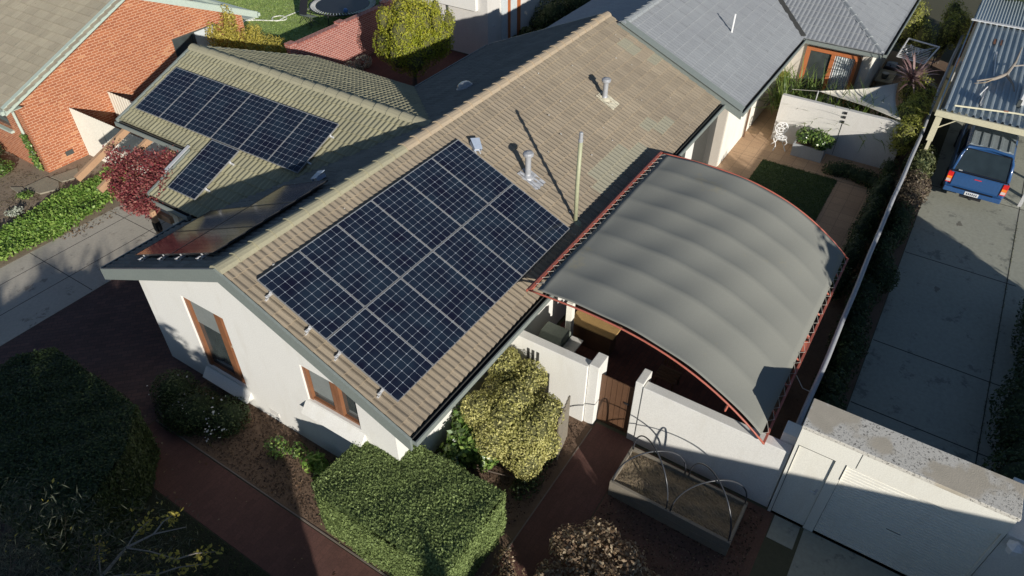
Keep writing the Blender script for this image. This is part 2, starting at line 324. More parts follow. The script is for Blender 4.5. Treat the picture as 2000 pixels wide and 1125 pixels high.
# ------------------------------------------------------------------ object helpers
def tag(o, label=None, cat=None, group=None, kind=None):
    if label: o['label'] = label
    if cat: o['category'] = cat
    if group: o['group'] = group
    if kind: o['kind'] = kind
    return o
def thing(name, loc, label, cat, group=None, mat=None):
    o = bpy.data.objects.new(name, None)
    COL.objects.link(o)
    o.empty_display_size = 0.2
    if mat is not None: o.matrix_world = mat
    else: o.location = loc
    o['mw'] = [v for row in (mat if mat is not None else Matrix.Translation(loc)) for v in row]
    return tag(o, label, cat, group)
def mw(o):
    v = list(o['mw'])
    return Matrix((v[0:4], v[4:8], v[8:12], v[12:16]))
class MB:
    def __init__(s): s.v = []; s.f = []; s.mi = []
    def add(s, vs, fs, mi=0):
        o = len(s.v); s.v += [tuple(x) for x in vs]
        s.f += [tuple(i + o for i in f) for f in fs]; s.mi += [mi] * len(fs)
        return s
    def box(s, a, b, mi=0):
        x0, y0, z0 = (min(a[i], b[i]) for i in range(3)); x1, y1, z1 = (max(a[i], b[i]) for i in range(3))
        return s.add([(x0, y0, z0), (x1, y0, z0), (x1, y1, z0), (x0, y1, z0), (x0, y0, z1), (x1, y0, z1), (x1, y1, z1), (x0, y1, z1)],
                     [(0, 3, 2, 1), (4, 5, 6, 7), (0, 1, 5, 4), (1, 2, 6, 5), (2, 3, 7, 6), (3, 0, 4, 7)], mi)
    def bar(s, p, q, wd, ht, upv=(0, 0, 1), mi=0):
        p, q, upv = Vector(p), Vector(q), Vector(upv)
        d = (q - p).normalized(); sd = d.cross(upv).normalized(); u = sd.cross(d)
        c = []
        for e in (p, q):
            for a, b in ((-1, -1), (1, -1), (1, 1), (-1, 1)): c.append(e + sd * a * wd / 2 + u * b * ht / 2)
        return s.add(c, [(0, 1, 2, 3), (7, 6, 5, 4), (0, 4, 5, 1), (1, 5, 6, 2), (2, 6, 7, 3), (3, 7, 4, 0)], mi)
    def prism(s, poly, d, mi=0):
        d = Vector(d); n = len(poly); a = [Vector(p) for p in poly]
        return s.add(a + [p + d for p in a], [tuple(range(n - 1, -1, -1)), tuple(range(n, 2 * n))] + [(i, (i + 1) % n, n + (i + 1) % n, n + i) for i in range(n)], mi)
    def sheet(s, poly, z0, z1, mi=0):
        return s.prism([(p[0], p[1], z0) for p in poly], (0, 0, z1 - z0), mi)
    def tube(s, pts, r, n=8, mi=0, closed=False, cap=True):
        pts = [Vector(p) for p in pts]; k = len(pts)
        rr = r if isinstance(r, (list, tuple)) else [r] * k
        ref = None; rings = []
        for i, p in enumerate(pts):
            if closed: d = pts[(i + 1) % k] - pts[i - 1]
            else: d = pts[min(i + 1, k - 1)] - pts[max(i - 1, 0)]
            d.normalize()
            if ref is None:
                ref = d.orthogonal().normalized()
            ref = (ref - d * ref.dot(d)).normalized()
            b = d.cross(ref)
            rings.append([p + (ref * math.cos(2 * math.pi * j / n) + b * math.sin(2 * math.pi * j / n)) * rr[i] for j in range(n)])
        vs = [v for r_ in rings for v in r_]; fs = []
        for i in range(k if closed else k - 1):
            i2 = (i + 1) % k
            for j in range(n): fs.append((i * n + j, i * n + (j + 1) % n, i2 * n + (j + 1) % n, i2 * n + j))
        if cap and not closed: fs += [tuple(range(n - 1, -1, -1)), tuple(range((k - 1) * n, k * n))]
        return s.add(vs, fs, mi)
    def lathe(s, c, prof, n=20, mi=0, axis=(0, 0, 1)):
        c = Vector(c); ax = Vector(axis).normalized(); a = ax.orthogonal().normalized(); b = ax.cross(a)
        vs = []
        for (r, h) in prof:
            for j in range(n):
                t = 2 * math.pi * j / n
                vs.append(c + ax * h + (a * math.cos(t) + b * math.sin(t)) * max(r, 1e-4))
        fs = []
        for i in range(len(prof) - 1):
            for j in range(n): fs.append((i * n + j, i * n + (j + 1) % n, (i + 1) * n + (j + 1) % n, (i + 1) * n + j))
        fs += [tuple(range(n - 1, -1, -1)), tuple(range((len(prof) - 1) * n, len(prof) * n))]
        return s.add(vs, fs, mi)
    def grid(s, P, mi=0):
        nr, nc = len(P), len(P[0])
        return s.add([q for row in P for q in row], [(i * nc + j, i * nc + j + 1, (i + 1) * nc + j + 1, (i + 1) * nc + j) for i in range(nr - 1) for j in range(nc - 1)], mi)
    def build(s, name, mat, parent=None, smooth=False, label=None, cat=None, group=None, kind=None, bevel=0, local=False, clip=None):
        mats = mat if isinstance(mat, (list, tuple)) else [mat]
        me = bpy.data.meshes.new(name)
        if parent is not None: T = Matrix.Identity(4) if local else mw_abs(parent).inverted()
        else:
            arr = np.array(s.v); c = (arr.min(0) + arr.max(0)) / 2
            T = Matrix.Translation((-c[0], -c[1], -arr[:, 2].min()))
        me.from_pydata([tuple(T @ Vector(v)) for v in s.v], [], s.f)
        for m_ in mats: me.materials.append(m_)
        if len(mats) > 1: me.polygons.foreach_set('material_index', s.mi)
        uv = me.uv_layers.new(name='UVMap')
        for p in me.polygons:
            a = [Vector(s.v[i]) for i in p.vertices]
            nrm = Vector((0, 0, 0))
            for i in range(1, len(a) - 1): nrm += (a[i] - a[0]).cross(a[i + 1] - a[0])
            ax = [abs(nrm.x), abs(nrm.y), abs(nrm.z)]
            for k, li in enumerate(p.loop_indices):
                q = a[k]
                if ax[0] >= ax[1] and ax[0] >= ax[2]: uv.data[li].uv = (q.y, q.z)
                elif ax[1] >= ax[2]: uv.data[li].uv = (q.x, q.z)
                else: uv.data[li].uv = (q.x, q.y)
        if smooth: me.polygons.foreach_set('use_smooth', [True] * len(me.polygons))
        me.update()
        o = bpy.data.objects.new(name, me)
        COL.objects.link(o)
        if parent is not None: o.parent = parent
        else: o.location = T.inverted().translation
        if bevel:
            md = o.modifiers.new('bevel', 'BEVEL'); md.width = bevel; md.segments = 2; md.limit_method = 'ANGLE'; md.angle_limit = R(40)
        return tag(o, label, cat, group, kind)
def mw_abs(o):
    if 'mw' in o: return mw(o)
    if o.parent is not None: return mw_abs(o.parent)
    return Matrix.Translation(o.location)
def struct(name, mb, mat, **kw): return mb.build(name, mat, kind='structure', **kw)
def part(name, parent, mat, fn, **kw):
    b = MB(); fn(b); return b.build(name, mat, parent, **kw)
def copy_tree(o, label=None, M4=None, group=None):
    r = o.copy(); COL.objects.link(r)
    if M4 is not None:
        r.matrix_world = M4; r['mw'] = [v for row in M4 for v in row]
    if label: r['label'] = label
    if group: r['group'] = group
    for ch in list(o.children):
        c = ch.copy(); COL.objects.link(c); c.parent = r
        for g in list(ch.children):
            d = g.copy(); COL.objects.link(d); d.parent = c
    return r

def frame_of(O, upv, n):
    Y = Vector(upv).normalized(); Z = Vector(n).normalized(); X = Y.cross(Z)
    return Matrix(((X.x, Y.x, Z.x, O[0]), (X.y, Y.y, Z.y, O[1]), (X.z, Y.z, Z.z, O[2]), (0, 0, 0, 1)))

def tile_roof(name, F, u0, u1, S, mat, parent, clips=(), patch=None, tw=0.30, ch=0.33, rolls=2, amp=0.022, lap=0.028, jit=0.004, flat=False):
    """interlocking tiles: courses stepping down a slope, every tile with its rolls; F's Y axis points up the slope"""
    nu = int(math.ceil((u1 - u0) / tw)); nv = int(math.ceil(S / ch))
    sub = 6 * rolls
    prof = []
    for k in range(sub + 1):
        t = k / sub * rolls; fr = t - math.floor(t)
        if flat: h = 0.004 if 0.02 < k / sub < 0.98 else -0.006
        else: h = amp * (0.5 - 0.5 * math.cos(2 * math.pi * min(fr / 0.8, 1.0))) - (0.006 if fr >= 0.82 else 0)
        prof.append(h)
    verts = []; faces = []; uvs = []; pv = []
    for j in range(nv):
        v0 = j * ch; v1 = min((j + 1) * ch, S)
        for i in range(nu):
            dz = random.uniform(-jit, jit); sk = random.uniform(-jit, jit)
            base = len(verts)
            for row, (v, hb) in enumerate(((v0 - 0.01, 0.0), (v1, lap), (v1 + 0.002, -0.012))):
                for k in range(sub + 1):
                    u = u0 + (i + k / sub) * tw
                    h = (prof[k] if row < 2 else prof[k] * 0.2) + hb + (dz if row else 0) + (0.003 * (i % 2))
                    verts.append(F @ Vector((u, -v - sk * (1 if row else 0), h)))
                    pv.append(1.0 if patch and patch(i, j) else 0.0)
                    uvs.append((i + min(max(k / sub, 0.01), 0.99), j + (0.02, 0.9, 0.97)[row]))
            for row in range(2):
                for k in range(sub):
                    a = base + row * (sub + 1) + k
                    faces.append((a, a + sub + 1, a + sub + 2, a + 1))
    me = bpy.data.meshes.new(name)
    T = mw_abs(parent).inverted()
    me.from_pydata([tuple(T @ v) for v in verts], [], faces)
    uv = me.uv_layers.new(name='UVMap')
    li = np.empty(len(me.loops), dtype=np.int32); me.loops.foreach_get('vertex_index', li)
    uv.data.foreach_set('uv', np.array(uvs, dtype=np.float32)[li].ravel())
    if patch: me.attributes.new('replaced', 'FLOAT', 'POINT').data.foreach_set('value', pv)
    if clips:
        bm = bmesh.new(); bm.from_mesh(me)
        for (co, no) in clips:
            co = T @ Vector(co); no = Vector(no)
            g = bm.verts[:] + bm.edges[:] + bm.faces[:]
            bmesh.ops.bisect_plane(bm, geom=g, plane_co=co, plane_no=no, clear_inner=True)
        bm.to_mesh(me); bm.free()
    me.materials.append(mat)
    me.update()
    o = bpy.data.objects.new(name, me); COL.objects.link(o); o.parent = parent
    return o
def ridge_caps(name, p, q, mat, parent, wd=0.24, L=0.40, drop=0.10, lift=0.06):
    p, q = Vector(p), Vector(q); d = (q - p); n = max(1, int(round(d.length / L))); d.normalize()
    side = d.cross(Vector((0, 0, 1))).normalized(); upv = side.cross(d).normalized()
    b = MB(); L = (q - p).length / n
    for i in range(n):
        a = p + d * (i * L - 0.03); e = p + d * ((i + 1) * L)
        j = random.uniform(-0.006, 0.006)
        rings = []
        for (c, s, hh) in ((a, 1.08, 0.028), (e, 0.94, 0.0)):
            rings.append([c + side * (x * wd * s / 1.0) + upv * (y + hh + lift + j) for x, y in ((-0.62, -drop), (-0.45, -0.035), (-0.2, 0.0), (0.0, 0.012), (0.2, 0.0), (0.45, -0.035), (0.62, -drop))])
        b.grid([rings[0], rings[1]])
        b.add(rings[0] + [rings[0][3] - upv * 0.12], [(0, 1, 7), (1, 2, 7), (2, 3, 7), (3, 4, 7), (4, 5, 7), (5, 6, 7)])
    return b.build(name, mat, parent, smooth=False)

# ---- foliage
def leaf_mesh(name, P, Nn, size, mat, parent=None, aspect=0.55, jit=0.6, sizevar=0.5, up_bias=0.0, rnd=None, fold=0.25, dirs=None, **kw):
    n = len(P)
    P = np.asarray(P, float); Nn = np.asarray(Nn, float)
    nn = Nn + rng.normal(0, jit, (n, 3)); nn[:, 2] += up_bias
    nn /= np.linalg.norm(nn, axis=1)[:, None] + 1e-9
    r = rng.normal(0, 1, (n, 3)) if dirs is None else np.asarray(dirs) + rng.normal(0, 0.15, (n, 3))
    a = r - nn * np.sum(r * nn, 1)[:, None]; a /= np.linalg.norm(a, axis=1)[:, None] + 1e-9
    b = np.cross(nn, a)
    s = size * (1 + rng.uniform(-sizevar, sizevar, n)); L = (s * 0.5)[:, None]; W = (s * 0.5 * aspect)[:, None]
    V = np.empty((n, 4, 3))
    V[:, 0] = P - a * L; V[:, 1] = P + b * W + nn * W * fold; V[:, 2] = P + a * L; V[:, 3] = P - b * W + nn * W * fold
    V = V.reshape(-1, 3)
    if parent is not None:
        inv = np.array(mw_abs(parent).inverted()); V = V @ inv[:3, :3].T + inv[:3, 3]; loc = None
    else:
        c = (V.min(0) + V.max(0)) / 2; loc = (c[0], c[1], V[:, 2].min()); V = V - np.array(loc)
    me = bpy.data.meshes.new(name)
    me.vertices.add(4 * n); me.vertices.foreach_set('co', V.astype(np.float32).ravel())
    me.loops.add(4 * n); me.loops.foreach_set('vertex_index', np.arange(4 * n, dtype=np.int32))
    me.polygons.add(n); me.polygons.foreach_set('loop_start', np.arange(0, 4 * n, 4, dtype=np.int32)); me.polygons.foreach_set('loop_total', np.full(n, 4, dtype=np.int32))
    at = me.attributes.new('rnd', 'FLOAT', 'POINT')
    rv = rng.random(n) if rnd is None else np.clip(rnd + rng.normal(0, 0.18, n), 0, 1)
    at.data.foreach_set('value', np.repeat(rv, 4).astype(np.float32))
    me.materials.append(mat)
    me.update(); me.validate()
    o = bpy.data.objects.new(name, me); COL.objects.link(o)
    if parent is not None: o.parent = parent
    else: o.location = loc
    return tag(o, **kw) if kw else o
def blob_pts(blobs, n, shell=0.75):
    """blobs: (centre, radii); points in the outer shell of the union"""
    w_ = np.array([r[0] * r[1] + r[1] * r[2] + r[0] * r[2] for c, r in blobs]); k = rng.choice(len(blobs), n, p=w_ / w_.sum())
    u = rng.normal(0, 1, (n, 3)); u /= np.linalg.norm(u, axis=1)[:, None]
    rad = shell + (1.06 - shell) * rng.random(n) ** 0.6
    C = np.array([b[0] for b in blobs])[k]; Rr = np.array([b[1] for b in blobs])[k]
    P = C + u * Rr * rad[:, None]; Nn = u / Rr; Nn /= np.linalg.norm(Nn, axis=1)[:, None]
    keep = np.ones(n, bool)
    for j, (c, r) in enumerate(blobs):
        q = np.sum(((P - np.array(c)) / np.array(r)) ** 2, 1)
        keep &= ~((q < 0.55 * shell) & (k != j))
    return P[keep], Nn[keep]
def clump(c, r, nb, br, flat=1.0):
    out = []
    for i in range(nb):
        u = rng.normal(0, 1, 3); u /= np.linalg.norm(u)
        if u[2] < -0.45: u[2] *= -0.6
        rr = br * rng.uniform(0.65, 1.2)
        d = rng.uniform(0.55, 0.9)
        out.append(((c[0] + u[0] * r[0] * d, c[1] + u[1] * r[1] * d, c[2] + u[2] * r[2] * d), (rr, rr, rr * flat)))
    return out
def ico(mb, c, r, n=10, mi=0, rough=0.12):
    rows = []
    k = random.uniform(0, 9)
    for i in range(n // 2 + 1):
        th = math.pi * i / (n // 2); row = []
        for j in range(n + 1):
            ph = 2 * math.pi * (j % n) / n
            s = 1 + rough * math.sin(3 * ph + k + 2 * th) * math.sin(4 * th + k)
            row.append((c[0] + r[0] * s * math.sin(th) * math.cos(ph), c[1] + r[1] * s * math.sin(th) * math.sin(ph), c[2] + r[2] * s * math.cos(th)))
        rows.append(row)
    mb.grid(rows, mi)
def shrub(name, base, blobs, n, size, lm, core, label, cat='shrub', group=None, aspect=0.55, stems=6, shell=0.75, up_bias=0.3, bark='bark', jit=0.6, corescale=0.72, partname='foliage'):
    t = thing(name, base, label, cat, group)
    P, Nn = blob_pts(blobs, n, shell)
    P[:, 2] = np.maximum(P[:, 2], base[2] + 0.03)
    leaf_mesh(partname, P, Nn, size, M[lm], t, aspect, jit, up_bias=up_bias)
    if core:
        b = MB()
        for c, r in blobs: ico(b, c, [x * corescale for x in r])
        b.build('inner_foliage', M[core], t, smooth=True)
    b = MB()
    for i in range(stems):
        c = blobs[i % len(blobs)][0]
        m_ = ((base[0] + c[0]) / 2 + random.uniform(-.1, .1), (base[1] + c[1]) / 2 + random.uniform(-.1, .1), (base[2] + c[2]) / 2)
        b.tube([(base[0] + random.uniform(-.06, .06), base[1] + random.uniform(-.06, .06), base[2] - 0.02), m_, c], [0.03, 0.02, 0.008], 6)
    b.build('stem', M[bark], t)
    return t

# slopes of the main house
AL = R(23.754); CA, SA = math.cos(AL), math.sin(AL)
ZR, LR = 4.6, 15.25
FR = frame_of((0, 0, ZR), (0, CA, SA), (0, -SA, CA))            # right slope, X along +x
FL = frame_of((LR, 0, ZR), (0, -CA, SA), (0, SA, CA))           # left slope, X along -x
KW = 0.385; AW = math.atan(KW); CW, SW = math.cos(AW), math.sin(AW)
FWN = frame_of((6.62, 9.05, 4.44), (CW, 0, SW), (-SW, 0, CW))   # wing near slope, X along -y
FWF = frame_of((6.62, 0.2, 4.44), (-0.92, 0, 0.39), (0.39, 0, 0.92))   # wing far slope, X along +y

# ================================================================== THE GROUND
def rect(x0, x1, y0, y1): return [(x0, y0), (x1, y0), (x1, y1), (x0, y1)]
b = MB(); b.add([(-250, -250, 0), (300, -250, 0), (300, 300, 0), (-250, 300, 0)], [(0, 1, 2, 3)]); struct('ground', b, M['ground'])
def sheet(name, polys, z, mat, **kw):
    b = MB()
    for p in polys: b.sheet(p, -0.02 + z, z + 0.004)
    return struct(name, b, mat, **kw)
sheet('garden_soil', [rect(-1.14, 4.0, -5.82, 2.45)], 0.0, M['soil'])
sheet('mulch_yard', [rect(-1.14, 4.0, -9.86, -6.86)], 0.0, M['mulch'])
sheet('driveway', [rect(-30, 11, 7.66, 10.72)], 0.004, M['concrete'])
sheet('driveway_joint', [rect(-30, 9, 8.76, 8.775), rect(-30, 9, 9.98, 9.995)] + [rect(x, x + .015, 7.7, 10.7) for x in (-8.3, -5.3, -2.3, 0.7, 3.25, 5.9)], 0.008, M['joint'])
sheet('red_paving', [rect(-30, 4.1, 2.46, 7.64)], 0.004, M['paver_red'])
sheet('garden_path', [rect(-2.3, -1.2, -30, 2.43), rect(-1.14, 4.1, -6.84, -5.84)], 0.006, M['path'])
sheet('path_edging', [rect(-1.18, -1.15, -30, -6.86), rect(-1.18, -1.15, -5.84, 2.43), rect(-1.14, 3.9, -5.84, -5.815)], 0.014, M['kerb'])
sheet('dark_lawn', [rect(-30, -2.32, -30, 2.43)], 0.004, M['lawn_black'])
sheet('entry_slab', [rect(3.42, 3.98, -10.38, -9.88)], 0.006, M['concrete_nb'])
sheet('front_driveway', [rect(-30, 3.99, -13.6, -10.45)], 0.004, M['concrete_nb'])
sheet('neighbour_driveway', [rect(4.8, 32, -16.2, -10.44)], 0.004, M['concrete_nb'])
sheet('neighbour_driveway_joint', [rect(x, x + .025, -13.3, -10.46) for x in (7.8, 10.2, 14.5, 18.8)] + [rect(5, 30, -13.09, -13.07)], 0.008, M['joint'])
def stain(cx, cy, r, k): return [(cx + r * (1 + .25 * math.sin(3 * a + k) + .15 * math.sin(7 * a + 2 * k)) * math.cos(a) * 1.5, cy + r * (1 + .25 * math.sin(3 * a + k) + .15 * math.sin(7 * a + 2 * k)) * math.sin(a) * .8) for a in [i * math.pi / 12 for i in range(24)]]
sheet('oil_stain', [stain(16.9, -11.6, .09, 1), stain(13.2, -11.5, .08, 5)], 0.0065, M['stain'])
sheet('courtyard_paving', [rect(11.42, 17.4, -5.36, -3.6), rect(11.42, 17.4, -8.95, -7.86), rect(17.42, 30, -9.0, -4.2)], 0.004, M['tiles_tan'])
sheet('covered_paving', [rect(4.3, 11.41, -8.95, -3.6)], 0.004, M['paver_far'])  # darker pavers put the deep shade under the canopy into the floor colour
sheet('courtyard_lawn', [rect(11.42, 17.4, -7.84, -5.38)], 0.010, M['lawn_dark'])
sheet('side_bed', [rect(4.3, 30, -9.58, -8.98)], 0.006, M['soil'])
sheet('fence_bed', [rect(4.8, 18.5, -10.42, -9.7)], 0.012, M['soil'])
sheet('rear_brick_paving', [rect(10.6, 19.2, 3.9, 12.03)], 0.004, M['paver_far'])
sheet('lawn', [rect(12.9, 60, 12.35, 60)], 0.002, M['lawn'])
sheet('side_soil', [rect(-30, 4.6, 10.74, 30), rect(4.6, 9, 10.74, 14.4)], 0.002, M['soil_pale'])

# ================================================================== MAIN HOUSE
house = thing('house', (7.6, 0, 0), 'long white rendered house with a beige tiled gable roof carrying the largest solar array', 'house')
def wall_strip(b, fixed, th, lo, hi, ztop, holes, axis='y', zb=0.0, brk=()):
    """wall in the plane axis-perpendicular 'fixed', thickness th behind it, with rectangular holes (a0,a1,z0,z1)"""
    xs = sorted(set([lo, hi] + list(brk) + [h[0] for h in holes] + [h[1] for h in holes]))
    for a, c in zip(xs[:-1], xs[1:]):
        zs = [(zb, None)]
        hs = sorted([h for h in holes if h[0] <= a + 1e-6 and h[1] >= c - 1e-6], key=lambda h: h[2])
        cur = zb; segs = []
        for h in hs: segs.append((cur, h[2])); cur = h[3]
        segs.append((cur, None))
        for (z0, z1) in segs:
            za, zc = (ztop(a), ztop(c)) if z1 is None else (z1, z1)
            if axis == 'y': poly = [(fixed, a, z0), (fixed, c, z0), (fixed, c, zc), (fixed, a, za)]; d = (th, 0, 0)
            else: poly = [(a, fixed, z0), (c, fixed, z0), (c, fixed, zc), (a, fixed, za)]; d = (0, th, 0)
            b.prism(poly, d)
W1 = (0.92, 2.24, 0.60, 2.72); W2 = (-2.60, -1.20, 1.58, 2.60)
b = MB()
zt = lambda y: ZR - 0.16 - abs(y) * SA / CA
wall_strip(b, 0.30, 0.22, -3.5, 3.8, zt, [W1, W2], brk=(0,))
b.box((0.52, 3.6, 0), (15.0, 3.8, 2.55)); b.box((0.52, -3.5, 0), (15.3, -3.3, 2.55)); b.box((15.0, -3.3, 0), (15.2, 3.6, 2.6))
b.build('wall', M['white'], house)
# right side pale wall panels, step and sills
part('window_sill', house, M['white'], lambda b: b.prism([(0.12, 0.84, 0.30), (0.30, 0.84, 0.52), (0.30, 0.84, 0.30)], (0, 1.50, 0)))
part('window_sill', house, M['white'], lambda b: b.prism([(0.12, -2.68, 1.28), (0.30, -2.68, 1.50), (0.30, -2.68, 1.28)], (0, 1.58, 0)))
def window(W, mull, trans=None):
    y0, y1, z0, z1 = W
    f = part('window', house, M['wood'], lambda b: (b.box((0.36, y0, z0), (0.44, y0 + .07, z1)), b.box((0.34, y1 - .09, z0), (0.44, y1, z1)), b.box((0.36, y0 + .07, z0), (0.44, y1 - .09, z0 + .06)), b.box((0.36, y0 + .07, z1 - .07), (0.44, y1 - .09, z1))))
    part('mullion', f, M['wood'], lambda b: (b.box((0.335, mull - .13, z0 + .06), (0.43, mull - 0.03, z1 - .07)), b.box((0.355, mull, z0 + .06), (0.43, mull + .1, z1 - .07))))
    part('pane', f, M['glass'], lambda b: b.box((0.415, y0 + .05, z0 + .04), (0.42, y1 - .05, z1 - .04)))
    if trans is not None:
        part('rail', f, M['cap_warm'], lambda b: b.box((0.36, y0 + .07, trans), (0.41, mull - .13, trans + .05)))
    part('painted_reflection', f, M['painted_reflection'], lambda b: b.box((0.385, mull + .12, z1 - .75), (0.395, y1 - .14, z1 - .08)))  # grey sheet before the upper pane, painting the pale sky reflection
window(W1, 1.22, 1.75); window(W2, -2.0)
part('wall_vent', house, M['greywhite'], lambda b: (b.box((0.285, 0.02, 0.20), (0.299, 0.30, 0.33)), [b.box((0.280, 0.04, 0.215 + k * .022), (0.290, 0.28, 0.224 + k * .022)) for k in range(5)]))
# roof slopes
tile_roof('right_roof_slope', FR, 0.02, LR - 0.02, 4.56, M['tile'], house, patch=lambda i, j: (27 <= i <= 35 and j == 11) or (28 <= i <= 33 and j == 10) or (39 <= i <= 41 and j in (11,)) or (i in (38, 39) and j == 10) or (i in (47, 48) and j in (3, 4)) or (i in (48, 49) and j == 6), clips=[((0.02, 0, 0), (1, 0, 0)), ((LR - .02, 0, 0), (-1, 0, 0)), ((0, -4.17, 0), (0, 1, 0))])
nN, nF = (-SW, 0, CW), (0.39, 0, 0.92)
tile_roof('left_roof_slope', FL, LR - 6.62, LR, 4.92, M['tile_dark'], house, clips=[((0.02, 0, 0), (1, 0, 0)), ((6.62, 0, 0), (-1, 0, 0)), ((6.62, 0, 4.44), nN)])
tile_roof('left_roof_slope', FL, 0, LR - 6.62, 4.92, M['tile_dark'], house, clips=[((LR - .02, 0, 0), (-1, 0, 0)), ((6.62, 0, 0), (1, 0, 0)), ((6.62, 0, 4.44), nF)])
nL = (0, SA, CA)
wing = house
tile_roof('wing_roof_slope', FWN, 0, 3.03, 3.04, M['tile_green'], house)
tile_roof('wing_roof_slope', FWN, 3.03, 9.2, 4.61, M['tile_green'], house, clips=[((0, 0, ZR), nL)])
tile_roof('wing_roof_slope', FWF, 0, 8.85, 4.72, M['tile_green'], house, clips=[((0, 0, ZR), nL)], amp=0.035)
for (a0, a1, d0) in ((0.02, 5.2, 'cap'), (5.2, LR, 'cap_warm')):
    ridge_caps('ridge_cap', (a0, 0, ZR), (a1, 0, ZR), M[d0], house, 0.26, 0.42)
ridge_caps('ridge_cap', (6.62, 9.06, 4.44), (6.62, 0.35, 4.44), M['cap'], house, 0.26, 0.42, lift=0.05)
# ceilings of the eaves keep light out under the tiles
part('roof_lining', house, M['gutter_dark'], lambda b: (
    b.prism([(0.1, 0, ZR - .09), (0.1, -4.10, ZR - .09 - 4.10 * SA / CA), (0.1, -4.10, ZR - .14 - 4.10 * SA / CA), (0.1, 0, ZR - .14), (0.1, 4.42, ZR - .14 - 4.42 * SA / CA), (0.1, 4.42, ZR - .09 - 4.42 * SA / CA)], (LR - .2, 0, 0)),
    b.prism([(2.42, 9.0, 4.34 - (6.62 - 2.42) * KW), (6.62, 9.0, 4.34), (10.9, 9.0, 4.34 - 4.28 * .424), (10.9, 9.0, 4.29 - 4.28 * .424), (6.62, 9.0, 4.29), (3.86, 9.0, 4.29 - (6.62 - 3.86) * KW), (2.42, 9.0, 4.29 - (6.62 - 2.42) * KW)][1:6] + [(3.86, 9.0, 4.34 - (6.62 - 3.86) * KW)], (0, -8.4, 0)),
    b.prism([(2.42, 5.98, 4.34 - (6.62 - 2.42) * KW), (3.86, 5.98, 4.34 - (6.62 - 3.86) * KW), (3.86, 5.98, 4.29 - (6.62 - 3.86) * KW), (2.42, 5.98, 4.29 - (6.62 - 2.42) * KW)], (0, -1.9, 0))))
tk = SA / CA
def barge(b, x0, x1, ys, y1, top=0.05, dep=0.30):
    s = 1 if y1 > 0 else -1
    b.prism([(x0, ys, ZR + top), (x0, y1, ZR + top - abs(y1) * tk), (x0, y1, ZR + top - dep - abs(y1) * tk), (x0, ys, ZR + top - dep)], (x1 - x0, 0, 0))
part('barge_board', house, M['fascia'], lambda b: barge(b, -0.05, 0.0, 0, -4.22))
part('barge_board', house, M['fascia'], lambda b: barge(b, -0.05, 0.0, 0, 4.55))
part('barge_board', house, M['fascia'], lambda b: barge(b, LR + .02, LR + .06, 0, 4.55, 0.05, 0.2))
part('soffit', house, M['fascia'], lambda b: (b.prism([(0.002, 0, ZR - .20), (0.002, -4.12, ZR - .20 - 4.12 * tk), (0.002, -4.12, ZR - .225 - 4.12 * tk), (0.002, 0, ZR - .225)], (0.295, 0, 0)),
                                              b.prism([(0.002, 0, ZR - .20), (0.002, 4.45, ZR - .20 - 4.45 * tk), (0.002, 4.45, ZR - .225 - 4.45 * tk), (0.002, 0, ZR - .225)], (0.295, 0, 0))))
part('soffit', house, M['fascia'], lambda b: (b.box((0.31, -4.15, 2.56), (LR, -3.505, 2.575)), b.box((0.31, 3.81, 2.42), (5.0, 4.45, 2.435))))
def gutter(name, p, q, parent, mat='fascia', wd=0.12, ht=0.11, inner='gutter_dark'):
    """open trough: back, bottom, lip"""
    p, q = Vector(p), Vector(q); d = (q - p).normalized(); s = d.cross(Vector((0, 0, 1))).normalized()   # s points outward
    g = MB(); t = 0.012
    g.bar(p + s * t / 2 + Vector((0, 0, ht / 2)), q + s * t / 2 + Vector((0, 0, ht / 2)), t, ht, mi=1)
    g.bar(p + s * (wd / 2 + t / 2) + Vector((0, 0, t / 2)), q + s * (wd / 2 + t / 2) + Vector((0, 0, t / 2)), wd - t, t, mi=1)
    g.bar(p + s * (wd + t / 2) + Vector((0, 0, ht / 2)), q + s * (wd + t / 2) + Vector((0, 0, ht / 2)), t, ht)
    g.bar(p + s * (wd - 0.004) + Vector((0, 0, ht + .005)), q + s * (wd - 0.004) + Vector((0, 0, ht + .005)), 0.03, 0.012)
    for e, k in ((p, 1), (q, -1)):
        g.bar(e + s * t + Vector((0, 0, ht / 2)) + d * k * .006, e + s * wd + Vector((0, 0, ht / 2)) + d * k * .006, t, ht - .002)
    return g.build(name, [M[mat], M[inner]], parent)
gutter('gutter', (0.0, -4.19, 2.63), (LR, -4.19, 2.63), house)
gutter('gutter', (4.0, 4.52, 2.49), (0.0, 4.52, 2.49), house)
gutter('gutter', (LR, 4.52, 2.49), (11.1, 4.52, 2.49), house)
gutter('gutter', (11.0, 4.6, 2.46), (11.0, 9.1, 2.46), house, 'cap')
gutter('gutter', (3.78, 9.1, 3.20), (3.78, 6.04, 3.20), house)
gutter('gutter', (2.33, 6.0, 2.64), (2.33, 4.45, 2.64), house)
part('wing_barge', house, M['fascia'], lambda b: b.prism([(3.72, 9.07, 4.44 + .05 - (6.62 - 3.72) * KW), (6.62, 9.07, 4.49), (6.62, 9.07, 4.24), (3.72, 9.07, 4.44 - .2 - (6.62 - 3.72) * KW)], (0, .05, 0)))
part('wing_barge', house, M['fascia'], lambda b: b.prism([(6.62, 9.07, 4.49), (11.0, 9.07, 4.49 - 4.38 * .424), (11.0, 9.07, 4.29 - 4.38 * .424), (6.62, 9.07, 4.24)], (0, .05, 0)))
part('wing_barge', house, M['fascia'], lambda b: b.prism([(2.3, 6.02, 4.49 - (6.62 - 2.3) * KW), (3.74, 6.02, 4.49 - (6.62 - 3.74) * KW), (3.74, 6.02, 4.26 - (6.62 - 3.74) * KW), (2.3, 6.02, 4.26 - (6.62 - 2.3) * KW)], (0, .05, 0)))
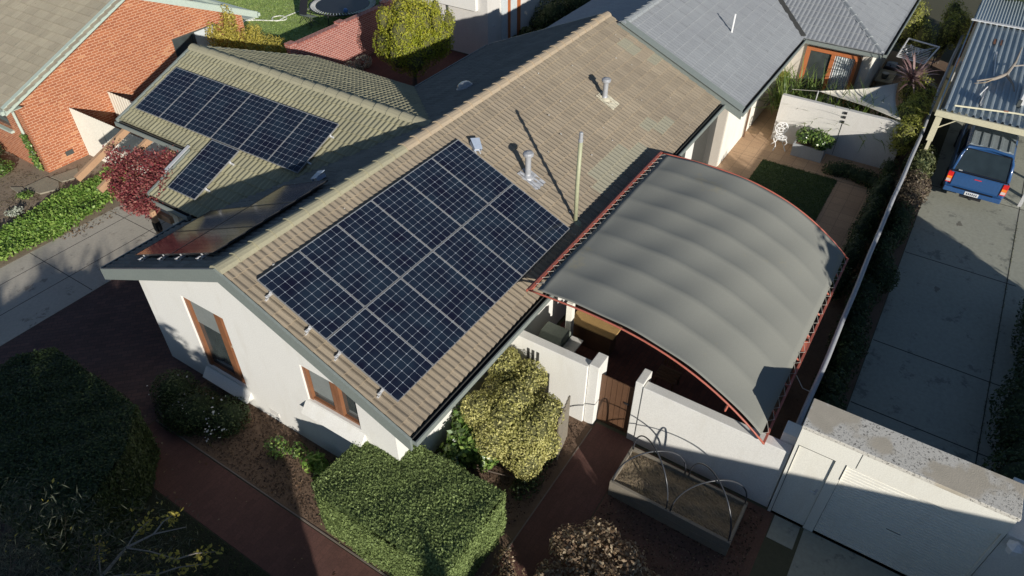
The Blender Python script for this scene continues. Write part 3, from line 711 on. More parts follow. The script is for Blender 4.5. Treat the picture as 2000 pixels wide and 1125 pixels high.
part('wing_edge_flashing', house, M['alu'], lambda b: b.bar((2.9, 6.1, 4.52 - (6.62 - 2.9) * KW), (3.8, 6.1, 4.52 - (6.62 - 3.8) * KW), 0.10, 0.02))
b = MB()
wall_strip(b, 8.8, 0.16, 4.2, 10.6, lambda x: 4.24 - (6.62 - x) * KW if x < 6.62 else 4.24 - (x - 6.62) * .424, [(4.9, 6.2, 0.9, 2.1)], axis='x', brk=(6.62,))
b.box((10.45, 3.82, 0), (10.6, 8.79, 2.6)); b.box((4.2, 5.9, 0), (4.36, 8.79, 3.1))
b.build('wing_wall', M['greywhite'], house)
part('wing_door', house, M['cover'], lambda b: (b.box((4.15, 6.3, 0.02), (4.195, 8.5, 2.2)), [b.box((4.135, 6.3, 0.1 + k * .3), (4.15, 8.5, 0.12 + k * .3)) for k in range(7)]))
part('wing_window', house, M['glass'], lambda b: b.box((4.9, 8.86, 0.9), (6.2, 8.88, 2.1)))
part('wing_column', house, M['cream'], lambda b: (b.box((2.5, 5.45, 0), (2.78, 5.8, 2.62)), b.box((2.52, 3.9, 2.46), (2.76, 5.44, 2.62)), b.box((2.5, 3.82, 0), (2.78, 4.1, 2.45))), bevel=0.008)
# small downpipes on the side wall
part('downpipe', house, M['fence_g'], lambda b: (b.box((14.15, -3.6, 0.02), (14.25, -3.505, 2.55)),))
part('side_door', house, M['cream'], lambda b: (b.box((12.6, -3.54, 0.05), (13.45, -3.505, 2.1)), b.box((12.52, -3.56, 0.02), (12.58, -3.505, 2.16)), b.box((13.47, -3.56, 0.02), (13.53, -3.505, 2.16))))

# ================================================================== THINGS FIXED TO THE ROOFS
PW, PH = 1.0, 1.662
def make_panel(label, group, backm, cellm, framem):
    t = thing('solar_panel', (0, 0, 0), label, 'solar panel', group)
    fb = MB(); e = 0.011; z0, z1 = 0.0, 0.036
    fb.box((0, -PH, z0), (e, 0, z1)); fb.box((PW - e, -PH, z0), (PW, 0, z1)); fb.box((e, -e, z0), (PW - e, 0, z1)); fb.box((e, -PH, z0), (PW - e, -PH + e, z1))
    fb.build('frame', framem, t, local=True)
    g = MB(); g.box((e, -PH + e, 0.012), (PW - e, -e, 0.030))
    cw = (PW - 2 * e - 0.006) / 6; chh = (PH - 2 * e - 0.008) / 10
    for i in range(6):
        for j in range(10):
            x0 = e + .003 + i * cw + .0026; x1 = x0 + cw - .0052; y1 = -e - .004 - j * chh - .0026; y0 = y1 - chh + .0052; c = 0.012; z = 0.0312
            g.add([(x0 + c, y0, z), (x1 - c, y0, z), (x1, y0 + c, z), (x1, y1 - c, z), (x1 - c, y1, z), (x0 + c, y1, z), (x0, y1 - c, z), (x0, y0 + c, z)], [tuple(range(8))], 1)
    g.build('cell_sheet', [backm, cellm], t, local=True)
    return t
m, t_, b_ = newmat('silicon_cell')
wn = N(t_, 'ShaderNodeTexNoise'); wn.inputs['Scale'].default_value = 2.3; t_.links.new(worldpos(t_), wn.inputs['Vector'])
cc = mixc(t_, ramp(t_, wn.outputs[0], .3, .7), (0.008, 0.009, 0.022), (0.015, 0.026, 0.044))
t_.links.new(cc, b_.inputs['Base Color']); b_.inputs['Roughness'].default_value = 0.12; b_.inputs['Specular IOR Level'].default_value = 0.4
M['cell'] = m
M['back'] = plain('white_backsheet', (0.35, 0.39, 0.45), None, 0.3, bmp=0)
M['back_dark'] = plain('shade_painted_backsheet', (0.022, 0.024, 0.03), None, 0.08, bmp=0)  # dark backsheet copy: shade and faint grazing reflection painted into the colour
M['pframe'] = plain('panel_frame', (0.30, 0.30, 0.30), None, 0.4, 3, 20, metal=0.2, bmp=0)
M['pframe_dark'] = plain('shade_painted_frame', (0.03, 0.03, 0.032), None, 0.35, bmp=0)  # dark copy of the panel frame with the slope's shade in its colour
proto = make_panel('x', 'panels on the beige roof', M['back'], M['cell'], M['pframe'])
first = True
ordn = ['first', 'second', 'third', 'fourth', 'fifth', 'sixth']
X0, S0 = 0.31, 0.655
def put(F, x, s, label, src, group, off=0.10, sx=1.0):
    global first
    T = F @ Matrix.Translation((x, -s, off)) @ Matrix.Diagonal((sx, 1, 1, 1))
    return copy_tree(src, label, T, group)
for r_ in range(2):
    for c_ in range(6):
        lab = '%s panel from the gable in the %s row of the largest array' % (ordn[c_], ('upper', 'lower')[r_])
        put(FR, X0 + c_ * 1.01, S0 + r_ * 1.675, lab, proto, 'solar panels on the beige roof')
W0 = FWN
for c_ in range(6):
    put(W0, 0.32 + c_ * 1.037, 0.93, '%s panel from the brick house in the long row on the olive wing roof' % ordn[c_], proto, 'solar panels on the olive wing roof', sx=1.03)
put(W0, 3.52, 2.62, 'single panel below the long row on the olive wing roof', proto, 'solar panels on the olive wing roof')
dk = make_panel('x', 'solar panels on the shaded slope', M['back_dark'], M['cell'], M['pframe_dark'])
LN = {(0, 0): 'panel beside the front gable in the lower row on the shaded slope', (0, 1): 'panel beside the front gable in the upper row on the shaded slope',
      (1, 0): 'rear panel of the lower row on the shaded slope beside the carport roof', (1, 1): 'middle panel of the upper row on the shaded slope', (2, 1): 'rear panel of the upper row on the shaded slope, next to the isolator box'}
for (c_, r_), lab in LN.items():
    s = 0.62 + (1 - r_) * 1.675
    put(FL, LR - 0.40 - (c_ + 1) * 1.01 + .02, s, lab, dk, 'solar panels on the shaded slope')
for o in (proto, dk):
    for ch in list(o.children): bpy.data.objects.remove(ch)
    bpy.data.objects.remove(o)
# rails with their end clamps
def rails(F, name, label, xs0, xs1, ss, clampx, ends=True, dark=False, group=None):
    t = thing(name, (0, 0, 0), label, 'mounting rail', group, mat=F @ Matrix.Translation((xs0, -ss, 0)))
    L = xs1 - xs0; b = MB(); b.box((0, -0.02, 0.035), (L, 0.02, 0.075)); b.build('rail', M['alu'], t, local=True)
    for x in clampx: part('clamp', t, M['alu'], lambda b: b.box((x - xs0 - .016, -0.022, 0.076), (x - xs0 + .016, 0.022, 0.127)), local=True)
    if ends:
        b = MB()
        b.box((-0.07, -0.04, 0.03), (-0.02, -0.03, 0.09)); b.box((-0.07, -0.04, 0.08), (-0.01, 0.015, 0.09)); b.box((-0.08, -0.04, 0.0), (-0.02, 0.0, 0.03)); b.tube([(-0.045, -0.015, 0.09), (-0.045, -0.015, 0.105)], 0.010, 8)
        b.build('roof_hook', M['alu'], t, local=True)
    return t
for k, (s, nm) in enumerate(((1.0, 'uppermost'), (1.95, 'second'), (2.65, 'third'), (3.65, 'lowest'))):
    rails(FR, 'panel_rail', '%s aluminium rail under the largest solar array, hook showing at the gable end' % nm, X0 - 0.06, X0 + 6.10, s, [X0 + i * 1.01 - .01 for i in range(7)], group='rails under the largest array')
for k, (s, nm) in enumerate(((1.05, 'uppermost'), (1.9, 'second'), (2.65, 'third'), (3.55, 'lowest'))):
    t = rails(FL, 'panel_rail', '%s aluminium rail of the shaded slope array with pale hook at the gable end' % nm, LR - 0.40 - (3 if s < 2 else 2) * 1.01, LR - 0.34, s, [LR - 0.40 - i * 1.01 for i in range(4 if s < 2 else 3)], ends=False, group='rails on the shaded slope')
    bb = MB(); L = LR - 0.34 - (LR - 0.40 - (3 if s < 2 else 2) * 1.01)
    bb.box((L, -0.03, 0.0), (L + .07, 0.02, 0.03)); bb.box((L + .05, -0.04, 0.03), (L + .075, 0.03, 0.09)); bb.box((L, -0.035, 0.09), (L + .085, 0.03, 0.10)); bb.build('roof_hook', M['alu'], t, local=True)
for k, (s, nm) in enumerate(((1.3, 'upper'), (2.2, 'lower'))):
    rails(W0, 'panel_rail', '%s aluminium rail under the long panel row of the olive roof' % nm, 0.28, 0.32 + 6 * 1.037 + .07, s, [0.32 + i * 1.037 - .02 for i in range(7)], ends=False, group='rails on the olive roof')
for k, (s, nm) in enumerate(((3.0, 'upper'), (3.9, 'lower'))):
    rails(W0, 'panel_rail', '%s rail under the single panel on the olive roof' % nm, 3.48, 3.52 + PW + .12, s, [3.51, 3.52 + PW + .01], ends=False, group='rails of the single panel')
def isolator(F, x, s, label, rot=0):
    T = F @ Matrix.Translation((x, -s, 0)) @ Matrix.Rotation(rot, 4, 'Z')
    t = thing('isolator_box', (0, 0, 0), label, 'isolator', 'rooftop isolators', mat=T)
    b = MB(); b.box((-.08, -.15, .045), (.08, .09, .06)); b.prism([(-.10, -.17, .13), (.10, -.17, .13), (.12, .12, .19), (-.12, .12, .19)], (0, 0, .012)); b.box((-.10, -.16, .05), (-.09, .10, .14)); b.box((.09, -.16, .05), (.10, .10, .14)); b.build('shroud', M['isol'], t, local=True)
    b = MB(); b.box((-.06, -.13, .06), (.06, .05, .125)); b.build('switch_body', M['alu'], t, local=True)
    b = MB(); b.box((-.07, -.24, .0), (-.04, -.10, .05)); b.box((.04, -.24, .0), (.07, -.10, .05)); b.build('bracket', M['alu'], t, local=True)
isolator(FR, 6.62, 1.0, 'small grey isolator box above the top corner of the largest solar array', R(-30))
isolator(FL, LR - 3.75, 1.35, 'small isolator box on the shaded slope beyond the darkened panels', R(90))
def flue(x, y, h, label, patch='alu'):
    z = ZR + y * tk; t = thing('roof_flue', (x, y, z), label, 'flue', 'flues on the beige slope')
    b = MB(); b.lathe((x, y, z - .05), [(0.085, 0), (0.085, .12), (0.07, .16), (0.07, h)], 18); b.build('pipe', M['flue'], t, smooth=False)
    b = MB(); b.lathe((x, y, z + h - .06), [(0.10, 0), (0.125, .02), (0.13, .07), (0.11, .10), (0.03, .13)], 20); b.build('cowl', M['flue'], t)
    b = MB(); b.lathe((x, y, z - .02), [(0.16, 0), (0.14, .05), (0.09, .09)], 18)
    F = frame_of((x, y, z), (0, CA, SA), (0, -SA, CA))
    n = 12; P = []
    for i in range(n + 1):
        P.append([F @ Vector((-.19 + .38 * i / n + .01 * math.sin(i * 2.1 + j), .22 - .62 * j / 6, .045 + .012 * math.sin(i * 2.6 * .66) + .006 * math.sin(j * 3 + i))) for j in range(7)])
    b.grid(P); b.grid([[q - Vector((0, 0, .03)) for q in row] for row in P])
    b.build('flashing', M[patch], t)
flue(6.98, -2.19, 0.62, 'grey metal flue with round cowl beside the far end of the solar array', 'flue')
flue(11.43, -1.93, 0.56, 'grey metal flue with pale mortar base, higher up the empty beige slope', 'mortarpatch')
t = thing('vent_pole', (6.79, -3.62, 2.95), 'tall pale green vent pipe rising at the edge of the canopy', 'vent pipe')
part('pipe', t, M['pole'], lambda b: b.tube([(6.79, -3.62, 2.9), (6.785, -3.60, 4.0), (6.775, -3.61, 5.12)], 0.048, 16), smooth=True)
part('tip', t, M['flue'], lambda b: b.lathe((6.775, -3.61, 5.12), [(0.052, -0.03), (0.052, .02), (0.044, .03), (0.044, .18), (0.03, .20)], 14))
part('collar', t, M['pole'], lambda b: b.lathe((6.79, -3.62, 2.93), [(0.16, 0.03), (0.10, .09), (0.055, .12)], 16))
F = FL @ Matrix.Translation((LR - 9.44, -1.5, 0.0))
t = thing('skylight', (0, 0, 0), 'small clear dome skylight on the dark far slope of the house', 'skylight', mat=F)
b = MB(); b.lathe((0, 0, 0.03), [(0.24, 0), (0.24, .04), (0.22, .06)], 24); b.build('base_ring', M['flue'], t, local=True)
m, tt, bb = newmat('clear_acrylic'); bb.inputs['Base Color'].default_value = (.55, .58, .6, 1); bb.inputs['Roughness'].default_value = .08; bb.inputs['Transmission Weight'].default_value = .5; M['acrylic'] = m
b = MB(); b.lathe((0, 0, 0.08), [(0.21 * math.cos(a), 0.13 * math.sin(a)) for a in [i * math.pi / 16 for i in range(9)]], 24); b.build('dome', M['acrylic'], t, smooth=True, local=True)

# ================================================================== PERGOLA + CREEPER
t = thing('pergola', (2.6, 7.3, 0), 'unpainted timber pergola rafters projecting from the olive carport roof', 'pergola')
wz = lambda x: 4.40 - (6.62 - x) * KW
for y in (8.8, 7.8, 6.8): part('rafter', t, M['timber'], lambda b: b.bar((2.0, y, wz(2.0) - .17), (3.95, y, wz(3.95) - .17), 0.10, 0.17))
part('beam', t, M['timber'], lambda b: b.box((2.16, 5.2, 2.28), (2.26, 6.9, 2.46)))
for y in (5.6,): part('post', t, M['timber'], lambda b: b.box((1.95, y - .06, 0), (2.07, y + .06, 2.62)))
part('post_band', t, M['black'], lambda b: b.box((1.94, 5.53, 2.05), (2.08, 5.67, 2.30)))
P = rng.uniform((1.7, 5.3, 0), (3.8, 8.7, 1), (20000, 3))
cpoly = [(2.95, 8.5), (3.15, 7.8), (3.45, 6.9), (3.5, 6.3), (2.9, 5.95), (2.3, 5.6), (1.95, 5.6), (1.9, 6.4), (2.2, 7.2), (2.55, 8.1)]
def in_poly(x, y, poly):
    c = np.zeros(len(x), bool); j = len(poly) - 1
    for i in range(len(poly)):
        xi, yi = poly[i]; xj, yj = poly[j]
        c ^= ((yi > y) != (yj > y)) & (x < (xj - xi) * (y - yi) / (yj - yi + 1e-12) + xi); j = i
    return c
P = P[in_poly(P[:, 0] + rng.normal(0, .07, len(P)), P[:, 1] + rng.normal(0, .07, len(P)), cpoly)]
P[:, 2] = 4.42 - (6.62 - P[:, 0]) * KW + rng.uniform(-.22, .10, len(P)) + 0.07 * np.sin(P[:, 0] * 6) * np.sin(P[:, 1] * 5)
P2, N2 = blob_pts([((2.1, 5.9, 2.6), (.22, .3, .22)), ((2.0, 6.4, 2.5), (.22, .4, .26)), ((2.15, 7.1, 2.55), (.2, .45, .24)), ((2.4, 7.8, 2.6), (.18, .4, .2))], 2200, .3)
t = thing('red_creeper', (2.6, 6.8, 2.2), 'crimson leaved vine spread over the timber pergola', 'climbing plant')
leaf_mesh('foliage', np.vstack([P, P2]), np.vstack([np.tile((-.35, 0, .9), (len(P), 1)), N2]), 0.07, M['l_red'], t, 0.5, 0.9, up_bias=.3)
part('stem', t, M['bark'], lambda b: (b.tube([(2.02, 5.5, 0), (2.04, 5.48, 1.2), (2.0, 5.55, 2.2), (2.3, 6.2, 2.6), (2.8, 7.2, 2.85), (3.2, 8.0, 3.0)], [.03, .028, .025, .02, .015, .008], 6), b.tube([(2.1, 5.7, 2.5), (2.6, 6.0, 2.75), (3.4, 6.4, 3.1)], .012, 6)))
# pale corrugated fences beside the brick house
def corr_fence(name, x, y0, y1, h, label, mat, pitch=0.09, amp=.012):
    t = thing(name, (x, (y0 + y1) / 2, 0), label, 'fence', None)
    n = int((y1 - y0) / pitch * 6); P = [[(x + amp * math.cos(2 * math.pi * i / 6), y0 + (y1 - y0) * i / n, z) for i in range(n + 1)] for z in (0.0, h)]
    b = MB(); b.grid(P); b.build('sheet', mat, t)
    b = MB(); b.box((x + .03, y0, 0), (x + .09, y0 + .06, h - .05)); b.box((x + .03, y1 - .07, 0), (x + .09, y1 - .01, h - .05)); b.box((x + .02, y0 + .07, h * .8), (x + .06, y1 - .08, h * .8 + .05)); b.build('frame', mat, t)
    return t
t = corr_fence('sheet_fence', 4.95, 9.3, 14.40, 1.78, 'off white ribbed sheet fence running out from the brick wall beside the vent', M['fence_w'])
part('slot', t, M['gutter_dark'], lambda b: b.prism([(4.93, 12.75, .4), (4.93, 12.80, .4), (4.93, 12.78, 1.35)], (-.004, 0, 0)))
corr_fence('sheet_fence', 6.35, 9.3, 14.40, 1.8, 'pale sheet fence further along the brick wall, half hidden by the olive roof', M['sail'], 0.16)

# ================================================================== SHADE CANOPY AND COURTYARD WALLS
CX0, CX1, CYL, CYR = 3.95, 10.50, -4.12, -9.22
def arch(y):
    t = (CYL - y) / (CYL - CYR)
    return 3.20 + 0.28 * t - 0.12 * t * t - 1.50 * t ** 3 * (1 if t > 0 else 0) + 0.0
t = thing('shade_canopy', (7.2, -6.7, 1.8), 'curved grey shade cloth canopy on a red steel frame over the courtyard', 'canopy')
NR = 8
b = MB(); P = []
for i in range(NR * 10 + 1):
    u = i / (NR * 10); x = CX0 + .07 + (CX1 - CX0 - .14) * u
    sag = -0.050 * abs(math.sin(math.pi * u * NR)) ** 0.8
    row = []
    for j in range(41):
        v = j / 40; y = CYL - .14 + (CYR + .09 - CYL + .14) * v
        row.append((x, y, arch(y) + .03 + sag * math.sin(math.pi * min(1, v * 1.02)) ** 0.35 + .01 * math.sin(y * 5 + x * 2)))
    P.append(row)
b.grid(P); o = b.build('shade_cloth', M['canopy'], t, smooth=True)
sm = o.modifiers.new('cloth', 'SOLIDIFY'); sm.thickness = 0.006
ya = [CYL + (CYR - CYL) * k / 24 for k in range(25)]
for x in (CX0, CX1):
    part('arch_tube', t, M['redsteel'], lambda b: b.tube([(x, y, arch(y)) for y in ya], 0.020, 8), smooth=True)
for k in range(1, NR): part('rib_tube', t, M['redsteel'], lambda b: b.tube([(CX0 + (CX1 - CX0) * k / NR, y, arch(y) - .03) for y in ya[1:]], 0.022, 6), smooth=True)
part('side_beam', t, M['redsteel'], lambda b: b.box((CX0, CYL - .03, arch(CYL) - .03), (CX1, CYL + .03, arch(CYL) + .03)))
part('side_beam', t, M['redsteel'], lambda b: b.box((CX0 - .02, CYL + .05, arch(CYL) - .05), (CX1 + .02, CYL + .075, arch(CYL))))
part('side_beam', t, M['redsteel'], lambda b: b.box((CX0, CYR - .022, arch(CYR) - .03), (CX1, CYR + .022, arch(CYR) + .03)))
def zig(b, y0, y1, z0, z1, n):
    pts = [(CX0 + .1 + (CX1 - CX0 - .2) * k / n, (y0 if k % 2 else y1), (z0 if k % 2 else z1)) for k in range(n + 1)]
    b.tube(pts, 0.0045, 4)
part('lacing', t, M['cord'], lambda b: zig(b, CYL - .02, CYL - .15, arch(CYL) + .035, arch(CYL - .15) + .03, 56))
part('lacing', t, M['cord'], lambda b: zig(b, CYR + .0, CYR + .10, arch(CYR) + .035, arch(CYR + .10) + .035, 36))
part('brace_stub', t, M['redsteel'], lambda b: b.bar((CX0, -8.42, arch(-8.42) - .02), (CX0 - .01, -8.40, arch(-8.42) - .18), .05, .03))
for (x, y) in ((CX1 - .05, -8.9), (7.2, -9.15), (10.4, -4.4)):
    part('post', t, M['redsteel'], lambda b: b.box((x - .035, y - .035, 0), (x + .035, y + .035, arch(y) - .03)))
t = thing('courtyard_wall', (4.05, -4.6, 0), 'white rendered courtyard wall between the golden shrub and the timber gate', 'garden wall')
part('wall', t, M['white'], lambda b: b.box((3.95, -5.56, 0), (4.17, -3.50, 1.78)), bevel=.012)
part('pier', t, M['white'], lambda b: b.box((3.99, -5.80, 0), (4.42, -5.57, 1.84)), bevel=.012)
for k in range(3): part('painted_slat_shadow', t, M['gutter_dark'], lambda b: b.box((3.945, -4.16 - k * .12, 1.22), (3.952, -4.09 - k * .12, 1.55)))  # dark bars painting the slat screen's shadow on the wall
t = thing('courtyard_wall', (4.15, -8.2, 0), 'white rendered courtyard wall behind the raised garden bed', 'garden wall')
part('wall', t, M['white'], lambda b: b.box((4.06, -9.70, 0), (4.28, -6.76, 1.78)), bevel=.012)
part('pier', t, M['white'], lambda b: b.box((4.08, -6.75, 0), (4.52, -6.58, 1.84)), bevel=.012)
part('pier', t, M['white'], lambda b: b.box((4.29, -9.72, 0), (4.62, -9.45, 2.0)), bevel=.012)
t = thing('gate', (4.2, -6.2, 0), 'dark brown timber gate between the two white courtyard walls', 'gate')
for k in range(6): part('board', t, M['gatewood'], lambda b: b.box((4.17, -6.545 + k * .124, 0.05), (4.195, -6.43 + k * .124, 1.50)))
part('frame', t, M['gatewood'], lambda b: (b.box((4.196, -6.55, .2), (4.23, -5.82, .3)), b.box((4.196, -6.55, 1.2), (4.23, -5.82, 1.3)), b.bar((4.213, -6.5, .32), (4.213, -5.9, 1.18), .03, .09)))
part('latch', t, M['blackmetal'], lambda b: b.box((4.15, -6.5, .95), (4.168, -6.38, 1.0)))
# raised bed
t = thing('raised_garden_bed', (3.1, -8.1, 0), 'raised sleeper garden bed with bent black hoops in front of the white wall', 'garden bed')
bx0, bx1, by0, by1, bz = 2.60, 3.64, -9.36, -6.88, 0.45
for z0, z1 in ((0, .22), (.225, .45)):
    part('sleeper', t, M['sleeper'], lambda b: b.box((bx0, by0, z0), (bx0 + .07, by1, z1)), bevel=.008)
    part('sleeper', t, M['sleeper'], lambda b: b.box((bx1 - .06, by0, z0), (bx1, by1, z1)), bevel=.008)
    part('sleeper', t, M['sleeper'], lambda b: b.box((bx0 + .072, by0, z0), (bx1 - .062, by0 + .06, z1)), bevel=.008)
    part('sleeper', t, M['sleeper'], lambda b: b.box((bx0 + .072, by1 - .06, z0), (bx1 - .062, by1, z1)), bevel=.008)
P = [[(bx0 + .07 + (bx1 - bx0 - .13) * i / 30, by0 + .06 + (by1 - by0 - .12) * j / 60, .37 + .02 * random.random() + .03 * math.sin(i * .4) * math.sin(j * .23)) for j in range(61)] for i in range(31)]
part('soil', t, M['bedsoil'], lambda b: b.grid(P))
ym = (by0 + by1) / 2
def hoop(a, c, h):
    a, c = Vector(a), Vector(c); pts = []
    for k in range(25):
        f = k / 24; q = a.lerp(c, 0.5 - 0.5 * math.cos(math.pi * f)); pts.append((q.x, q.y, q.z + h * math.sin(math.pi * f) ** 0.85))
    part('hoop', t, M['hoop'], lambda b: b.tube(pts, 0.0145, 8), smooth=True)
e = .05
hoop((bx0 + e, by1 - e, .4), (bx1 - e, ym + .05, .4), .90); hoop((bx1 - e, by1 - e, .4), (bx0 + e, ym + .05, .4), .98)
hoop((bx0 + e, ym - .03, .4), (bx1 - e, by0 + e, .4), .92); hoop((bx1 - e, ym - .03, .4), (bx0 + e, by0 + e, .4), 1.0)
P = rng.uniform((bx0 + .1, by0 + .1, .39), (bx1 - .1, by1 - .1, .42), (900, 3))
leaf_mesh('straw_mulch', P, np.tile((0, 0, 1.), (900, 1)), .06, M['l_twiggrass'], t, .12, .4)
# under the canopy
t = thing('barbecue', (5.2, -4.15, 0), 'barbecue trolley under a grey green cover behind the courtyard wall', 'barbecue')
part('cover', t, M['cover'], lambda b: (b.prism([(4.86, -4.42, .35), (5.45, -4.42, .35), (5.45, -3.80, .35), (4.86, -3.80, .35)], (0, 0, .5)), b.prism([(4.88, -4.40, .85), (4.88, -4.40, .96), (5.0, -4.40, 1.10), (5.34, -4.40, 1.10), (5.44, -4.40, .96), (5.44, -4.40, .85)], (0, .58, 0))), bevel=.02)
part('side_shelf', t, M['greywhite'], lambda b: b.box((4.95, -4.74, .86), (5.40, -4.44, .90)))
for (x, y) in ((4.9, -4.38), (5.4, -4.38), (4.9, -3.86), (5.4, -3.86)): part('leg', t, M['alu_dark'], lambda b: b.box((x - .02, y - .02, 0), (x + .02, y + .02, .34)))
t = thing('timber_bench_seat', (6.1, -4.8, 0), 'ochre timber cupboard with an overhanging top under the canopy edge', 'cupboard')
part('body', t, M['gatewood'], lambda b: b.box((6.05, -5.15, 0), (6.4, -4.15, .7)))
part('top', t, M['box'], lambda b: b.box((5.95, -5.25, .705), (6.45, -4.05, .75)), bevel=.01)
part('post', t, M['cream'], lambda b: b.box((5.75, -4.22, 0), (5.90, -4.07, 1.5)))
t = thing('outdoor_chair', (5.9, -6.7, 0), 'dark timber outdoor chair standing in the shade below the canopy', 'chair')
part('seat', t, M['gatewood'], lambda b: [b.box((5.7 + k * .09, -6.95, .42), (5.77 + k * .09, -6.45, .44)) for k in range(5)])
part('backrest', t, M['gatewood'], lambda b: [b.box((6.16, -6.95 + k * .1, .46), (6.18, -6.89 + k * .1, .92)) for k in range(5)])
for (x, y) in ((5.72, -6.92), (6.14, -6.92), (5.72, -6.5), (6.14, -6.5)): part('leg', t, M['gatewood'], lambda b: b.box((x - .02, y - .02, 0), (x + .02, y + .02, .42)))

# ================================================================== GARAGE FRONT
t = thing('garage', (4.4, -11.4, 0), 'cream garage front with a lichen stained concrete top and a roller door', 'garage')
b = MB(); g0, g1 = -13.05, -9.72
wall_strip(b, 4.0, .72, g0, g1, lambda y: 2.60, [(-10.42, -9.78, -.01, 2.16), (-13.0, -10.60, -.01, 2.17)])
b.build('wall', M['cream'], t)
part('roof_slab', t, M['lichen'], lambda b: b.box((3.985, g0 - .02, 2.602), (4.735, g1 + .012, 2.68)), bevel=.01)
part('door', t, M['cream'], lambda b: (b.box((4.03, -10.415, .03), (4.07, -9.785, 2.155)),))
part('door_handle', t, M['alu'], lambda b: (b.box((4.02, -10.37, 1.04), (4.028, -10.33, 1.22)), b.tube([(4.02, -10.35, 1.15), (3.98, -10.35, 1.15), (3.98, -10.24, 1.15)], .009, 8)))
b = MB(); P = []
nz = 29
rows = []
for k in range(nz):
    z0 = .03 + k * 2.13 / nz; z1 = z0 + 2.13 / nz
    rows += [(4.045, z0), (4.032, z0 + .012), (4.032, z1 - .012), (4.045, z1 - .001)]
P = [[(x, -12.99, z), (x, -10.61, z)] for x, z in rows]
b.grid(P); b.build('roller_door', M['cream'], t)
part('door_slot', t, M['gutter_dark'], lambda b: b.box((4.028, -11.86, 1.02), (4.0315, -11.62, 1.035)))
part('door_frame', t, M['gutter_dark'], lambda b: (b.box((4.05, -10.418, 0), (4.06, -10.42, 2.16)), b.box((3.992, -9.79, .02), (3.999, -9.782, 2.17)), b.box((3.992, -10.60, 1.75), (3.999, -10.592, 2.18)), b.box((3.992, -10.42, 2.162), (3.999, -9.79, 2.168)), b.box((3.995, -10.75, 2.2), (3.9995, -10.742, 2.59))))
t = thing('side_wall', (4.8, -15, 0), 'shaded blue white parapet wall continuing beyond the cream garage', 'garden wall')
part('wall', t, M['white'], lambda b: b.box((4.02, -17.5, 0), (5.3, -13.07, 2.2)))
t = thing('wall_lamp', (3.9, -13.2, 1.95), 'small white lantern on the wall past the garage door', 'wall lamp')
part('body', t, M['whitemetal'], lambda b: b.lathe((3.86, -13.2, 2.02), [(.05, 0), (.09, .02), (.10, .16), (.13, .17), (.03, .25)], 6))
part('bracket', t, M['whitemetal'], lambda b: b.bar((3.88, -13.2, 2.06), (4.02, -13.2, 2.06), .03, .03))

# ================================================================== COURTYARD END
t = thing('feature_wall', (19.1, -7, 0), 'free standing pale rendered wall behind the white chair and planter box', 'garden wall')
part('wall', t, M['greywhite'], lambda b: b.box((19.02, -9.2, 0), (19.2, -5.13, 1.70)), bevel=.01)
for k, z in enumerate((1.62, 1.47, 1.30)): part('lamp', t, M['blackmetal'], lambda b: b.box((18.97, -7.33, z - .05), (19.015, -7.24, z + .03)))
part('cable', t, M['alu_dark'], lambda b: b.box((19.005, -7.292, .05), (19.018, -7.28, 1.24)))
t = thing('planter_box', (18.6, -6.55, 0), 'grey rectangular planter box holding a leafy green shrub', 'planter')
part('trough', t, M['planter'], lambda b: (b.box((18.25, -7.08, 0), (18.29, -6.05, .46)), b.box((18.86, -7.08, 0), (18.90, -6.05, .46)), b.box((18.29, -7.08, 0), (18.86, -7.04, .46)), b.box((18.29, -6.09, 0), (18.86, -6.05, .46)), b.box((18.29, -7.04, 0), (18.86, -6.09, .05))))
part('potting_soil', t, M['soil'], lambda b: b.box((18.292, -7.038, .052), (18.858, -6.092, .40)))
shrub('planted_shrub', (18.58, -6.6, .40), [((18.55, -6.3, .70), (.28, .3, .25)), ((18.6, -6.7, .72), (.3, .35, .28)), ((18.6, -7.05, .66), (.25, .25, .22)), ((18.4, -6.9, .62), (.25, .25, .2))], 1300, .085, 'l_cam', 'c_green', 'bushy green shrub growing in the grey planter box')
